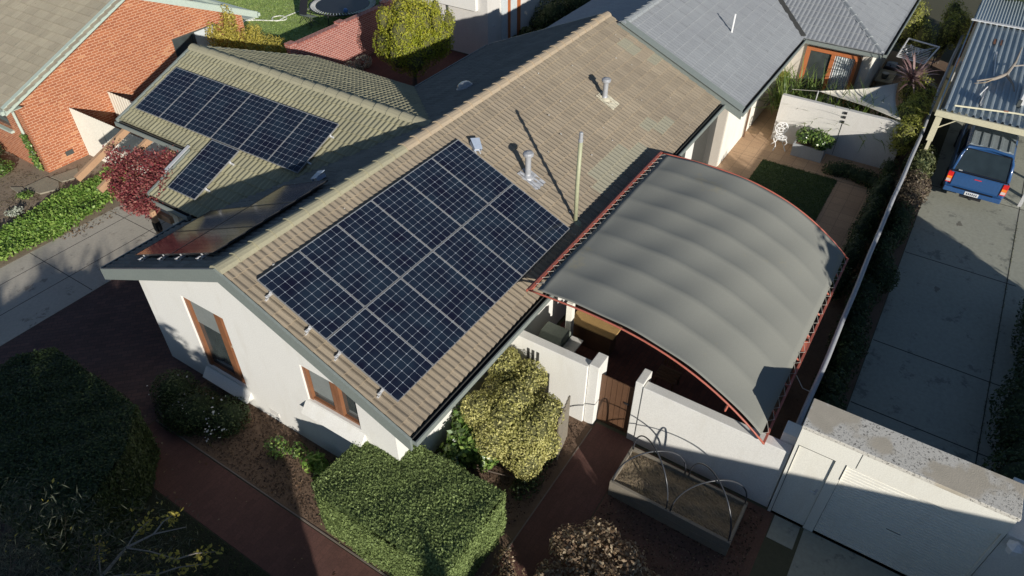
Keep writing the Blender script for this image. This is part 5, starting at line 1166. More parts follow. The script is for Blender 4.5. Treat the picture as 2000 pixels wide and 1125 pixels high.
part('side_glass', t, M['carglass'], lambda b: b.prism([(UX + .8, UY + .785, 1.2), (UX + 2.1, UY + .785, 1.2), (UX + 2.1, UY + .715, 1.58), (UX + .8, UY + .715, 1.58)], (0, .012, 0)))
part('canopy_roof', t, M['zinc'], lambda b: (b.box((UX + .7, UY - .60, 1.705), (UX + 2.15, UY + .60, 1.73)), [b.box((UX + .72, UY - .52 + k * .26, 1.731), (UX + 1.75, UY - .46 + k * .26, 1.752)) for k in range(5)]))
part('tailgate', t, M['bluepaint'], lambda b: b.box((UX + .015, UY - .66, .60), (UX + .048, UY + .66, 1.03)), bevel=.012)
part('tailgate_handle', t, M['lampred'], lambda b: b.box((UX + .004, UY - .10, .94), (UX + .013, UY + .10, .965)))
part('bumper', t, M['bluepaint'], lambda b: (b.box((UX - .10, UY - .80, .42), (UX + .046, UY + .80, .57)),), bevel=.02)
part('tow_bar', t, M['blackmetal'], lambda b: (b.box((UX - .12, UY - .30, .34), (UX + .1, UY + .30, .41)), b.box((UX - .22, UY - .04, .36), (UX - .121, UY + .04, .40))))
p_ = part('number_plate', t, M['plate'], lambda b: b.box((UX - .112, UY - .19, .44), (UX - .102, UY + .19, .56)))
for k in range(6): part('plate_character', p_, M['plateink'], lambda b: b.box((UX - .114, UY - .145 + k * .052, .465), (UX - .1125, UY - .115 + k * .052, .53)))
for s in (1, -1):
    f = part('tail_lamp', t, M['lampred'], lambda b: b.box((UX + .01, UY + s * .68, .66), (UX + .10, UY + s * .835, 1.02)), bevel=.012)
    part('indicator', f, M['lampamber'], lambda b: b.box((UX - .002, UY + s * .695, .80), (UX + .009, UY + s * .82, .88)))
    part('reversing_lens', f, M['lampwhite'], lambda b: b.box((UX - .002, UY + s * .695, .70), (UX + .009, UY + s * .82, .79)))
    for x in (UX + .95, UX + 4.0):
        wl = part('wheel', t, M['black'], lambda b: b.lathe((x, UY + s * .66, .34), [(.30, 0), (.34, .03), (.34, .17), (.30, .2)], 24, axis=(0, s, 0)))
        part('rim', wl, M['alu'], lambda b: b.lathe((x, UY + s * .855, .34), [(.2, 0), (.17, .012), (.04, .02)], 20, axis=(0, s, 0)))
part('rear_mudflap', t, M['black'], lambda b: b.box((UX + .50, UY + .6, .12), (UX + .52, UY + .8, .45)))
part('window_seal', t, M['black'], lambda b: b.tube([(UX + .085, UY - .71, 1.095), (UX + .085, UY + .71, 1.095), (UX + .49, UY + .62, 1.665), (UX + .49, UY - .62, 1.665)], .014, 6, closed=True))
part('belt_seam', t, M['black'], lambda b: b.box((UX + .03, UY - .80, 1.052), (UX + .10, UY + .80, 1.064)))
for s in (1, -1): part('tailgate_gap', t, M['black'], lambda b: b.box((UX + .008, UY + s * .662, .60), (UX + .03, UY + s * .674, 1.03)))
part('canopy_lock', t, M['alu'], lambda b: b.box((UX + .05, UY + .50, 1.10), (UX + .075, UY + .60, 1.125)))
part('step_pad', t, M['black'], lambda b: b.box((UX - .095, UY - .55, .572), (UX + .0, UY + .55, .578)))
t = thing('white_post_stand', (19.9, -13.15, 0), 'white item leaning at the right end of the carport opening', 'panel'); part('panel', t, M['whitemetal'], lambda b: b.prism([(19.5, -13.15, 0), (19.52, -13.4, 0), (19.75, -13.4, .7), (19.73, -13.15, .7)], (.02, 0, 0))); part('foot', t, M['alu'], lambda b: b.box((19.45, -13.3, 0), (19.8, -13.26, .03)))

# ================================================================== LAWN AT THE TOP
t = thing('trampoline', (20.1, 16.7, 0), 'round black trampoline with striped springs on the sunny lawn', 'trampoline')
TC = (19.35, 15.85)
part('mat', t, M['black'], lambda b: b.lathe((TC[0], TC[1], .78), [(1.27, 0), (1.27, .01)], 48))
part('ring', t, M['blackmetal'], lambda b: b.tube([(TC[0] + 1.55 * math.cos(a), TC[1] + 1.55 * math.sin(a), .78) for a in [i * math.pi / 24 for i in range(48)]], .03, 8, closed=True), smooth=True)
for k in range(60):
    a = k * math.pi / 30; part('spring', t, M['alu'], lambda b: b.bar((TC[0] + 1.29 * math.cos(a), TC[1] + 1.29 * math.sin(a), .785), (TC[0] + 1.52 * math.cos(a + .05), TC[1] + 1.52 * math.sin(a + .05), .785), .035, .02))
for k in range(6):
    a = k * math.pi / 3 + .3; part('leg', t, M['blackmetal'], lambda b: b.tube([(TC[0] + 1.55 * math.cos(a), TC[1] + 1.55 * math.sin(a), .76), (TC[0] + 1.62 * math.cos(a), TC[1] + 1.62 * math.sin(a), .02), (TC[0] + 1.62 * math.cos(a + .25), TC[1] + 1.62 * math.sin(a + .25), .02)], .022, 8))
t = thing('ball', (TC[0] - .7, TC[1] - 1.25, .79), 'small light blue ball lying on the trampoline', 'ball'); b = MB(); ico(b, (TC[0] - .8, TC[1] - .95, .90), (.11, .11, .11), 16, rough=0); b.build('sphere', M['ball'], t, smooth=True)
t = thing('garden_hose', (17.5, 18.8, 0), 'white garden hose looping across the sunny lawn', 'hose')
hp = [(16.1, 20.0), (16.5, 19.75), (16.9, 20.15), (17.35, 20.05), (17.3, 19.75), (16.85, 19.7), (16.6, 19.9), (17.0, 19.4), (17.2, 19.0), (17.45, 18.6), (17.75, 18.3), (18.0, 18.45), (18.05, 18.85), (17.75, 19.05), (17.45, 18.85), (17.5, 18.5), (18.1, 18.6), (18.7, 18.6), (19.3, 18.5), (19.8, 18.2)]
def smooth_path(p, n=6):
    out = []
    for i in range(len(p) - 1):
        p0, p1, p2, p3 = (np.array(p[max(0, min(len(p) - 1, j))], float) for j in (i - 1, i, i + 1, i + 2))
        for k in range(n):
            t_ = k / n; out.append(0.5 * ((2 * p1) + (-p0 + p2) * t_ + (2 * p0 - 5 * p1 + 4 * p2 - p3) * t_ ** 2 + (-p0 + 3 * p1 - 3 * p2 + p3) * t_ ** 3))
    return out + [np.array(p[-1], float)]
part('tube', t, M['hose'], lambda b: b.tube([(q[0], q[1], .03) for q in smooth_path(hp)], .028, 8), smooth=True)
part('nozzle', t, M['bluepaint'], lambda b: b.tube([(16.1, 20.0, .03), (15.95, 20.1, .04)], .035, 8))
t = thing('lawn_chair', (18.0, 17.2, 0), 'dark folding chair with a mesh seat on the lawn beside the trampoline', 'chair')
part('backrest', t, M['blackmetal'], lambda b: b.prism([(18.0, 17.5, .40), (18.06, 17.05, .40), (18.75, 17.5, .95), (18.7, 17.95, .95)], (.0, 0, .02)))
part('seat', t, M['cover'], lambda b: b.prism([(17.98, 17.5, .38), (18.05, 17.0, .38), (17.95, 16.6, .42), (17.85, 17.1, .42)], (.25, -.2, .01)))
for q in ((17.8, 17.4), (17.75, 16.5), (18.2, 17.3), (18.3, 16.5)): part('leg', t, M['blackmetal'], lambda b: b.tube([(q[0], q[1], 0), (18.05, 17.1, .39)], .014, 6))

# ================================================================== HEDGES, SHRUBS AND TREES
def poly_hedge(poly, z0, z1, n, size, lm, core, label, jit=.38, rough=.018):
    cx, cy = np.mean(np.array(poly), 0); t = thing('clipped_hedge', (cx, cy, 0), label, 'hedge')
    A = np.array(poly, float); m_ = len(A); xs, ys = A[:, 0], A[:, 1]
    area = abs(np.dot(xs, np.roll(ys, 1)) - np.dot(ys, np.roll(xs, 1))) / 2; L = np.linalg.norm(np.roll(A, -1, 0) - A, axis=1); per = L.sum() * (z1 - z0)
    nt_ = int(n * area / (area + per)); q = rng.uniform((xs.min(), ys.min()), (xs.max(), ys.max()), (nt_ * 3, 2)); q = q[in_poly(q[:, 0], q[:, 1], poly)][:nt_]
    P = [np.column_stack([q, np.full(len(q), z1)])]; Nn = [np.tile((0, 0, 1.), (len(q), 1))]
    for i in range(m_):
        k_ = int((n - nt_) * L[i] / L.sum()); f = rng.random(k_)[:, None]; e = A[i] + (A[(i + 1) % m_] - A[i]) * f; d_ = (A[(i + 1) % m_] - A[i]) / L[i]
        P.append(np.column_stack([e, rng.uniform(z0, z1, k_)])); Nn.append(np.tile((d_[1], -d_[0], 0), (k_, 1)))
    P, Nn = np.vstack(P), np.vstack(Nn)
    w_ = .022 * np.sin(P[:, 0] * 2.1 + 1) * np.sin(P[:, 1] * 1.9) + .012 * np.sin(P[:, 1] * 8 + P[:, 0] * 6) + .012 * np.sin(P[:, 2] * 9 + P[:, 1] * 5)
    P = P + Nn * (rng.normal(0, rough, len(P)) + w_)[:, None] + rng.normal(0, .008, P.shape)
    leaf_mesh('foliage', P, Nn, size, M[lm], t, .62, jit, up_bias=.1)
    k_ = rng.choice(len(P), n // 60); leaf_mesh('stray_shoots', P[k_] + Nn[k_] * rng.uniform(.02, .07, (len(k_), 1)), Nn[k_], size * 1.1, M[lm], t, .5, .9)
    c_ = A.mean(0); I = c_ + (A - c_) * (1 - .035 / (L.mean() / 4)); b = MB(); b.sheet([tuple(v) for v in I], .08, z1 - .05); b.build('inner_foliage', M[core], t, bevel=.06)
    return t
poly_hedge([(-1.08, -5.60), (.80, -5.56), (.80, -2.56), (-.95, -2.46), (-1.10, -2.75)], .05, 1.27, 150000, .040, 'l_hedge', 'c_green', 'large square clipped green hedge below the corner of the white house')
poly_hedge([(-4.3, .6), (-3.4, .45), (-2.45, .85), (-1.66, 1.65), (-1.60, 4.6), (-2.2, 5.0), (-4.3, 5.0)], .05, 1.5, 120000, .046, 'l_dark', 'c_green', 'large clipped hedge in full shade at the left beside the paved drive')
gb = clump((2.55, -4.6, 1.05), (1.05, 1.05, .7), 20, .34) + [((3.55, -3.85, 1.25), (.32, .3, .4)), ((1.95, -5.35, .8), (.36, .32, .5)), ((3.1, -4.0, 1.65), (.3, .3, .3)), ((1.9, -4.5, 1.1), (.35, .35, .4))] + [((2.2, -5.1, .9), (.55, .55, .7)), ((2.9, -4.3, 1.0), (.6, .6, .75)), ((3.35, -3.95, 1.2), (.4, .35, .6)), ((2.3, -4.7, 1.2), (.6, .6, .6))]
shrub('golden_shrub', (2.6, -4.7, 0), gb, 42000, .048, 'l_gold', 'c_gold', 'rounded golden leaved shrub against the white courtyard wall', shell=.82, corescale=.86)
shrub('camellia', (1.7, -4.2, 0), [((1.65, -4.1, .75), (.42, .42, .45)), ((1.35, -4.0, .55), (.35, .35, .35)), ((1.75, -4.45, .6), (.38, .35, .4)), ((2.0, -3.85, .9), (.35, .3, .4))], 2600, .11, 'l_cam', None, 'glossy green shrub between the clipped hedge and the golden shrub', shell=.35, jit=.5)
t = thing('slatted_screen', (3.3, -5.35, 0), 'narrow weathered slat screen at the right edge of the golden shrub', 'screen')
for k in range(7): part('slat', t, M['sleeper'], lambda b: b.box((2.75 + k * .1, -5.60 + k * .02, 0), (2.82 + k * .1, -5.57 + k * .02, 1.35)))
shrub('low_shrub', (-.5, 1.9, 0), [((-.5, 2.5, .3), (.5, .55, .45)), ((-.6, 1.6, .3), (.55, .6, .45)), ((-.35, 1.0, .25), (.5, .5, .4)), ((-.9, 1.9, .2), (.35, .6, .35))], 9000, .05, 'l_dark', 'c_green', 'dark leafy shrub with small white flowers below the tall front window', shell=.7)
t = thing('white_flowers', (-.7, 1.2, .5), 'scattered small white flowers on the dark shrub under the window', 'flowers')
P = np.vstack([rng.normal((-.85, .75, .5), (.12, .15, .05), (26, 3)), rng.uniform((-1.0, .9, .55), (-.1, 2.8, .75), (22, 3))]); leaf_mesh('petals', P, np.tile((-.3, 0, 1.), (48, 1)), .05, M['l_flower'], t, .8, .4, kind='stuff'); [part('stem', t, M['l_strap'], lambda b: b.tube([(q[0], q[1], q[2] - .25), tuple(q)], .004, 4)) for q in P[:20]]
shrub('lime_plant', (-.2, -1.55, 0), [((-.15, -1.5, .22), (.25, .35, .22)), ((-.3, -1.85, .18), (.2, .22, .18))], 420, .12, 'l_ground', None, 'bright lime green plant in the sunny soil under the small front window', shell=.2, aspect=.4, bark='l_strap')
shrub('low_shrub', (-.2, -.65, 0), [((-.3, -.5, .2), (.25, .3, .2)), ((-.1, -.9, .15), (.2, .2, .15))], 600, .06, 'l_cam', None, 'small green tuft in the soil bed between the two front windows', shell=.3)
shrub('ground_shrub', (1.4, -3.0, 0), [((1.2, -3.5, .2), (.4, .5, .3)), ((2.2, -3.9, .2), (.4, .4, .3)), ((1.9, -5.4, .15), (.5, .3, .25)), ((2.6, -5.4, .15), (.4, .2, .2))], 2600, .06, 'l_dark', None, 'dark ground cover growing beneath the camellia and the golden shrub', shell=.3, cat='ground cover')
shrub('rusty_shrub', (1.0, -7.4, 0), [((.85, -7.0, .65), (.4, .42, .4)), ((1.2, -7.35, .7), (.38, .4, .4)), ((.6, -7.6, .55), (.45, .45, .4)), ((1.1, -7.9, .6), (.42, .4, .38)), ((.25, -6.9, .45), (.32, .3, .3)), ((.3, -7.9, .5), (.4, .4, .35)), ((1.0, -8.35, .4), (.35, .35, .3))], 7500, .068, 'l_brown', None, 'rust and cream coloured shrub beside the raised garden bed', shell=.45)
shrub('rusty_shrub', (.1, -6.3, 0), [((-.1, -6.3, .3), (.3, .3, .25)), ((-.4, -5.95, .25), (.22, .2, .2)), ((.2, -5.95, .22), (.25, .2, .2))], 520, .055, 'l_brown', None, 'sparse reddish seedling shrub in shade between hedge and path', shell=.3)
shrub('corner_bush', (4.6, -13.7, 0), [((4.7, -13.6, .8), (.7, .45, .6)), ((4.0, -13.9, .6), (.5, .5, .5)), ((3.6, -13.6, .5), (.4, .3, .4))], 5200, .06, 'l_bushy', 'c_green', 'grey green bush at the end of the garage wall under the lantern')
shrub('roadside_bush', (17.6, -10.0, 0), [((18.3, -9.95, .8), (.55, .45, .5)), ((18.9, -10.0, .75), (.5, .4, .5)), ((17.7, -9.95, .7), (.4, .35, .45))], 4200, .075, 'l_bushy', 'c_green', 'grey green shrub on the driveway side of the fence by the utility')
shrub('roadside_bush', (16.6, -10.0, 0), [((16.9, -10.0, .7), (.6, .5, .6)), ((16.2, -9.95, .6), (.55, .45, .5)), ((15.7, -9.98, .6), (.4, .4, .5)), ((17.4, -10.1, .55), (.4, .4, .4))], 6500, .06, 'l_maroon', 'c_brown', 'rounded purple brown shrub on the driveway side of the fence')
for i, (x0, x1, lab) in enumerate(((12.2, 15.1, 'dark shrub along the fence beside the far driveway bay'), (9.2, 12.0, 'dark shrub along the fence beside the middle driveway bay'), (6.0, 9.0, 'dark shrub along the fence nearest the garage roof'))):
    shrub('fence_shrub', ((x0 + x1) / 2, -9.98, 0), blobs_line((x0, -10.0, .55), (x1, -10.0, .55), 5, (.5, .38, .5), .08), 5200, .06, 'l_dark', 'c_green', lab, group='shrubs along the boundary fence')
shrub('right_hedge', (10, -13.6, 0), blobs_line((12.8, -14.0, .8), (6.4, -13.75, .8), 9, (.75, .75, .75), .1), 16000, .075, 'l_dark', 'c_green', 'loose dark hedge on the far side of the neighbour driveway', cat='hedge')
shrub('courtyard_plant', (17.9, -8.6, 0), blobs_line((18.0, -7.6, .15), (17.7, -8.9, .2), 5, (.4, .35, .25), .05), 2400, .06, 'l_dark', 'c_green', 'low dark ground cover at the foot of the free standing wall', cat='ground cover')
shrub('courtyard_shrub', (16, -9.2, 0), blobs_line((11.5, -9.25, .5), (17.8, -9.2, .6), 9, (.5, .3, .5), .06), 7000, .06, 'l_dark', 'c_green', 'dark shrubs on the courtyard side of the boundary fence')
# round tree in the rear court
rb = clump((15.8, 8.4, 2.0), (1.5, 1.5, 1.3), 40, .5, 1.3) + [((15.8, 8.4, 1.8), (1.35, 1.35, 1.0))] + [((15.8 + 1.3 * math.cos(a), 8.4 + 1.3 * math.sin(a), 2.6 + .25 * math.sin(a * 3)), (.26, .26, .5)) for a in [i * .9 for i in range(7)]] + [((15.9, 8.5, 3.0), (.3, .3, .45)), ((15.4, 8.1, 2.95), (.28, .28, .45))]
t = thing('round_tree', (15.55, 8.5, 0), 'round yellow green tree in the brick paved rear court', 'tree')
P, Nn = blob_pts(rb, 42000, .72); hh = np.clip((P[:, 2] - .8) / 2.6, 0, 1)
leaf_mesh('crown', P, Nn, .085, M['l_yellow'], t, .35, .6, up_bias=.2, rnd=.12 + .62 * hh)
part('inner_crown', t, M['c_gold'], lambda b: [ico(b, c, [x * .74 for x in r]) for c, r in rb], smooth=True)
part('trunk', t, M['bark'], lambda b: (b.tube([(15.55, 8.5, 0), (15.58, 8.45, .6), (15.6, 8.4, 1.2), (15.7, 8.3, 2.2)], [.10, .08, .07, .04], 10), b.tube([(15.6, 8.4, 1.1), (15.2, 8.8, 1.8)], [.05, .02], 8), b.tube([(15.6, 8.4, 1.1), (16.2, 8.0, 1.9)], [.05, .02], 8), b.tube([(15.6, 8.4, 1.0), (15.3, 7.8, 1.7)], [.05, .02], 8)))
shrub('silver_bush', (15.3, 11.4, 0), [((15.0, 11.5, .2), (.4, .3, .25)), ((15.7, 11.4, .22), (.45, .3, .28))], 1300, .07, 'l_silver', None, 'silvery low bush at the foot of the red brick garden wall')
shrub('yellow_shrub', (12.1, 13.6, 0), [((12.6, 13.5, 1.2), (.7, .6, .8)), ((11.8, 13.6, 1.5), (.8, .6, .9)), ((13.3, 13.6, .9), (.5, .5, .7)), ((11.0, 13.7, 1.9), (.5, .45, 1.0)), ((11.4, 13.8, 2.6), (.3, .3, .8)), ((10.6, 13.8, 2.3), (.3, .25, .7)), ((12.3, 13.7, 2.0), (.35, .3, .5))], 9500, .10, 'l_autumn', None, 'loose yellow autumn shrub between the brick house and the lawn', shell=.3, aspect=.35, jit=.9)
for i, (x, y, z, r_, lab) in enumerate(((23.6, 8.6 - 1.9, .8, (1.0, .8, .8), 'dark bush against the pale building wall'), (25.2, 6.2, 1.0, (1.2, 1.0, 1.0), 'larger dark bush beside the dark far roof'), (21.6, 6.9, .4, (.4, .3, .4), 'small bush below the timber window strips'))):
    shrub('rear_bush', (x, y, 0), [((x, y, z), r_), ((x + .6, y - .3, z * .8), tuple(q * .7 for q in r_)), ((x - .6, y + .2, z * .7), tuple(q * .65 for q in r_))], 3600, .09, 'l_dark', 'c_green', lab)
shrub('dark_tree', (31.5, -11.3, 0), clump((31.6, -11.2, 3.0), (1.2, 2.0, 1.2), 12, .9), 9000, .12, 'l_dark', 'c_green', 'dark green tree rising beyond the corrugated carport roof', cat='tree')
# left boundary strip
gp_ = [(-9, 10.9), (-2, 10.85), (.3, 10.9), (1.5, 10.75), (2.4, 10.9), (2.9, 10.85), (3.6, 11.1), (4.4, 11.0), (5.1, 11.6), (5.3, 12.6), (4.6, 12.9), (3.6, 12.5), (2.7, 12.6), (1.8, 12.55), (1.0, 12.3), (-1, 12.4), (-9, 12.6)]
x = rng.uniform(-9, 5.4, 60000); y = rng.uniform(10.6, 13.0, 60000)
hgt = .10 + .22 * np.clip(np.sin(x * 2.3 + 1) * np.sin(y * 3.1) * .5 + .5 + rng.normal(0, .12, len(x)), 0, 1)
k = in_poly(x, y + rng.normal(0, .08, len(y)), gp_)
x, y, hgt = x[k], y[k], hgt[k]
P = np.stack([x, y, hgt * rng.random(len(x)) ** .35], 1)
leaf_mesh('ground_cover', P, np.tile((-.2, -.3, 1.), (len(P), 1)), .085, M['l_ground'], None, .6, .6, label='bright green leafy ground cover filling the strip beside the driveway', cat='ground cover', kind='stuff')
for i, (x, y, lab) in enumerate(((2.75, 17.0, 'dark leafy bush against the brick side wall at the left edge'), (2.6, 15.7, 'low straggly green plant near the brick house corner'), (1.6, 12.9, 'small blue green plant in the bare soil left of the ground cover'), (2.3, 13.6, 'little green tuft beside the flat stone slab'))):
    s_ = (.7, .45, .22, .2)[i]
    shrub('side_plant', (x, y, 0), [((x, y, s_ * .5), (s_, s_, s_ * .5)), ((x - s_ * .6, y + s_ * .7, s_ * .4), (s_ * .7, s_ * .7, s_ * .4))], (2600, 1200, 260, 240)[i], .08, ('l_dark', 'l_cam', 'l_silver', 'l_cam')[i], None, lab, shell=.3)
def grass(name, x0, x1, y0, y1, n, size, lm, label, ck=None):
    q = rng.uniform((x0, y0), (x1, y1), (n, 2)); P = np.column_stack([q, rng.uniform(.01, .035, n)])
    leaf_mesh(name, P, np.tile((0, 0, .3), (n, 1)), size, M[lm], None, .16, .9, label=label, cat='grass', kind='stuff')
grass('lawn_grass', 11.4, 17.45, -7.87, -5.35, 26000, .07, 'l_lawn', 'short green grass of the small courtyard lawn')
grass('sunny_grass', 13.0, 24, 12.4, 24, 42000, .13, 'l_sunlawn', 'sunlit grass of the back lawn around the trampoline')
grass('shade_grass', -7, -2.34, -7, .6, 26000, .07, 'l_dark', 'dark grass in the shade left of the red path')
grass('driveway_weeds', 4.9, 18, -13.11, -13.05, 500, .06, 'l_bushy', 'weeds in the long joint of the neighbour driveway')
t = thing('stepping_stone', (3.0, 13.6, 0), 'flat cracked stone slab lying in the soil at the brick house corner', 'stone slab')
part('slab', t, M['slab'], lambda b: b.prism([(2.55, 14.2, 0), (2.6, 13.4, 0), (3.1, 13.15, 0), (3.35, 13.6, 0), (3.3, 14.2, 0)], (0, 0, .05)), bevel=.01); part('slab', t, M['slab'], lambda b: b.prism([(3.36, 14.1, 0), (3.4, 13.5, 0), (3.9, 13.3, 0), (4.2, 13.9, 0)], (0, 0, .04)), bevel=.01)
part('slab', t, M['slab'], lambda b: b.prism([(2.3, 14.6, 0), (2.25, 14.1, 0), (2.5, 13.9, 0), (2.52, 14.3, 0)], (0, 0, .04)), bevel=.01)
# litter, twigs
def scatter(name, boxes, n, size, lm, label, cat='litter', aspect=.5, z=.02):
    P = []
    ar = [(b_[1] - b_[0]) * (b_[3] - b_[2]) for b_ in boxes]; ks = rng.choice(len(boxes), n, p=np.array(ar) / sum(ar))
    for k in ks: b_ = boxes[k]; P.append((rng.uniform(b_[0], b_[1]), rng.uniform(b_[2], b_[3]), z + abs(rng.normal(0, .006))))
    P = np.array(P); return leaf_mesh(name, P, np.tile((0, 0, 1.), (n, 1)), size, M[lm], None, aspect, .25, label=label, cat=cat, kind='stuff')
scatter('leaf_litter', [(-1.1, .25, -2.4, 2.2), (-1.0, 2.5, -9.7, -6.9)], 700, .045, 'l_litter', 'fallen brown leaves scattered over the soil beds')
scatter('bark_chips', [(-1.1, .27, -2.45, 2.4), (-1.0, 3.9, -9.7, -6.9), (.9, 3.9, -5.7, -2.4)], 16000, .045, 'l_chip', 'bark chips and clods covering the soil beds', z=.012)
scatter('dry_debris', [(.6, 4.4, 12.7, 14.2), (-4, 3.2, 12.6, 17)], 3000, .13, 'l_twiggrass', 'dry stalks and debris on the bare soil below the brick house', aspect=.12)
q = np.stack([rng.uniform(.4, 14.5, 60), -rng.uniform(.3, 4.4, 60) * CA], 1)
leaf_mesh('roof_droppings', [(a_, c_, ZR + c_ * tk + .062) for a_, c_ in q], np.tile((0, -SA, CA), (60, 1)), .045, M['l_flower'], None, .7, .05, label='small pale bird droppings and grit on the beige tiles', cat='droppings', kind='stuff')
scatter('path_leaves', [(-2.2, -1.25, -6, 2.3), (-3.5, -2.4, -2, 1)], 60, .06, 'l_litter', 'odd fallen leaves on the red path and dark lawn')
scatter('gutter_leaves', [(1.6, 5.0, 10.3, 10.7)], 220, .06, 'l_litter', 'dry leaves along the driveway edge')
# bare tree at the lower left
t = thing('bare_tree', (-6.2, -1.2, 0), 'nearly leafless tree with pale twigs and a few yellow leaves at the lower left', 'tree')
tips = []
def grow(b, p, d, r, L, lvl):
    p = Vector(p); d = Vector(d).normalized(); pts = [p]; rr = [r]; q = p
    for k in range(4):
        d = (d + Vector((random.gauss(0, .12), random.gauss(0, .12), random.gauss(0, .06) + (.03 if lvl < 2 else -.04)))).normalized(); q = q + d * L / 4; pts.append(q.copy()); rr.append(r * (1 - .17 * (k + 1)))
    b.tube(pts, rr, 6 if r > .012 else 4)
    if lvl >= 4: tips.append(q); return
    for k in range(4 if lvl < 3 else 3):
        i = random.randint(1, 4); e = Vector((random.gauss(0, 1), random.gauss(0, 1), random.gauss(.1, .5))).normalized()
        grow(b, pts[i], (d * 1.0 + e * .75).normalized(), rr[i] * .62, L * random.uniform(.55, .8), lvl + 1)
b = MB(); b.tube([(-6.3, -1.0, 0), (-6.2, -1.05, .9), (-6.0, -1.1, 1.6)], [.11, .09, .08], 8)
for (dx, dy, dz, L) in ((1, -.35, .32, 1.5), (1.0, .15, .22, 1.4), (.6, .8, .25, 1.3), (.5, -1, .4, 1.4), (.8, .5, .55, 1.2)): grow(b, (-6.0, -1.1, 1.6), (dx, dy, dz), .05, L, 0)
b.build('branches', M['bark'], t)
P = np.array([tuple(q) for q in random.sample(tips, min(70, len(tips)))]); P = np.repeat(P, 2, 0) + rng.normal(0, .05, (2 * len(P), 3)); leaf_mesh('leaves', P, np.tile((0, 0, 1.), (len(P), 1)), .06, M['l_autumn'], t, .5, .9)
P = np.repeat(np.array([tuple(q) for q in tips]), 9, 0); P = P + rng.normal(0, .13, P.shape); P[:, 2] = np.maximum(P[:, 2] - .08, .05)
leaf_mesh('fine_foliage', P, np.tile((.3, .1, .6), (len(P), 1)), .12, M['l_feather'], t, .08, .8)
t = thing('leafy_branch', (-3.9, -1.8, 0), 'sapling with a pale stem and sunlit yellow green leaves near the dark lawn', 'tree')
b = MB(); mp_ = [(-4.9, -1.2, 0), (-4.7, -1.35, 1.2), (-4.25, -1.5, 2.1), (-3.8, -1.7, 2.5), (-3.45, -1.95, 2.62), (-3.1, -2.25, 2.6)]; b.tube(mp_, [.04, .035, .028, .02, .012, .006], 7)
br = [((-3.8, -1.7, 2.5), (-3.3, -1.6, 2.5)), ((-3.45, -1.95, 2.62), (-3.05, -1.95, 2.65)), ((-4.25, -1.5, 2.1), (-3.8, -2.3, 2.3)), ((-3.8, -1.7, 2.5), (-3.5, -2.5, 2.5)), ((-4.25, -1.5, 2.1), (-3.9, -1.0, 2.2)), ((-3.8, -2.3, 2.3), (-3.3, -2.8, 2.35)), ((-3.5, -2.5, 2.5), (-3.1, -2.9, 2.5))]
for p, q in br: b.tube([p, tuple((np.array(p) + np.array(q)) / 2 + (0, 0, .06)), q], [.014, .01, .005], 5)
b.build('stem', M['barkpale'], t)
P = np.vstack([np.array(p) + (np.array(q) - np.array(p)) * f for p, q in br for f in rng.uniform(.45, 1.1, (42, 1))]) + rng.normal(0, .05, (42 * len(br), 3)); leaf_mesh('leaves', P, np.tile((-.3, -.3, 1.), (len(P), 1)), .07, M['l_autumn'], t, .5, .7)

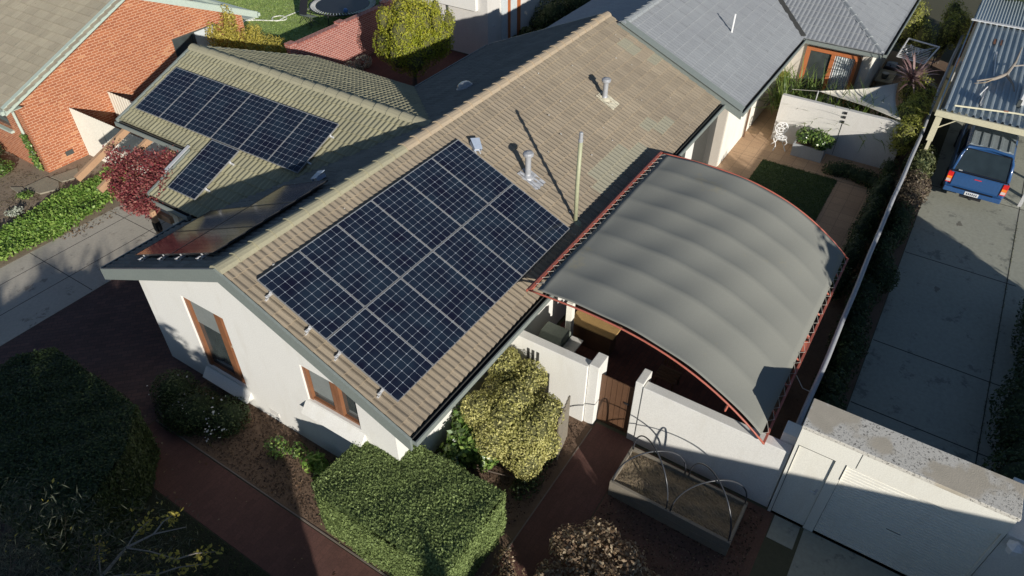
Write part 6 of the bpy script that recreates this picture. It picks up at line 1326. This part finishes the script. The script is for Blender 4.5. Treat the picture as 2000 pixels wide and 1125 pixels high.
# ================================================================== BEYOND THE FRAME: what throws the long shadows
def ld(l, d): return (l * .83 + d * .55, -l * .55 + d * .83)
def street_tree(l, d, top, rad, label, z0=.6, n=2600, lm='l_dark', core='c_green', size=.16):
    x, y = ld(l, d); mid = (top + z0) / 2; bl = clump((x, y, mid), (rad * .6, rad * .6, (top - z0) / 2 * .8), 9, rad * .55) + [((x, y, mid), (rad * .75, rad * .75, (top - z0) / 2 * .93))]
    bl = [(c, r) if c[2] + r[2] < top + .1 else ((c[0], c[1], top - r[2]), r) for c, r in bl]
    return shrub('street_tree', (x, y, 0), bl, n, size, lm, core, label, cat='tree', shell=.8, corescale=.9, group='trees behind the viewpoint')
for i, (l, top, rad) in enumerate(((-9.5, 6.0, 1.8), (-7.6, 6.3, 1.6), (-6.0, 6.3, 1.4), (-4.8, 6.6, 1.3), (-3.6, 6.4, 1.2), (-2.6, 6.3, 1.1), (-1.8, 6.0, 1.1), (-.95, 5.3, .85), (-.2, 3.9, .5))):
    street_tree(l, -11.6 + .3 * math.sin(i * 2), top, rad, '%s dark tree of the row standing behind the viewpoint' % (['first', 'second', 'third', 'fourth', 'fifth', 'sixth', 'seventh', 'eighth', 'ninth'][i]))
street_tree(2.1, -11.3, 3.5, .38, 'slim conifer behind the viewpoint', n=1500, size=.1)
for l, top, rad, lab in ((1.6, 2.5, .7, 'first low bush of the loose hedge behind the viewpoint'), (2.9, 2.75, .8, 'second low bush of the loose hedge behind the viewpoint'), (4.3, 2.65, .75, 'third low bush of the loose hedge behind the viewpoint'), (5.6, 2.8, .7, 'fourth low bush of the loose hedge behind the viewpoint'), (6.9, 2.7, .75, 'fifth low bush of the loose hedge behind the viewpoint')):
    street_tree(l, -11.5, top, rad, lab, .1, 1300, size=.13)
street_tree(4.9, -14.5, 4.2, .7, 'thin leafed tree behind the viewpoint', 2.4, 260, core=None)
for i, (x, top) in enumerate(((4.6, 5.8), (6.4, 5.5), (8.2, 5.1), (9.9, 4.5), (11.3, 3.9))):
    l, d = .83 * x + .55 * 17.2, .55 * x - .83 * 17.2; nrm = .83 ** 2 + .55 ** 2
    street_tree(l / nrm, d / nrm, top, 1.25 if i < 4 else .95, '%s tall tree in the row beyond the neighbour driveway' % (['first', 'second', 'third', 'fourth', 'fifth', 'sixth'][i]), .3)
t = thing('street_house', (-1.7, -21.8, 0), 'pale house with a pyramid roof beyond the front driveway', 'house')
part('wall', t, M['cream'], lambda b: b.box((-8.6, -28.7, 0), (5.2, -14.9, 2.8)))
part('roof', t, M['tile_nb'], lambda b: b.add([(-9.1, -29.2, 2.81), (5.7, -29.2, 2.81), (5.7, -14.4, 2.81), (-9.1, -14.4, 2.81), (-1.7, -21.8, 5.75)], [(0, 1, 4), (1, 2, 4), (2, 3, 4), (3, 0, 4), (3, 2, 1, 0)]))
part('window', t, M['glass'], lambda b: b.box((-3, -14.89, 1.0), (-1, -14.86, 2.1)))
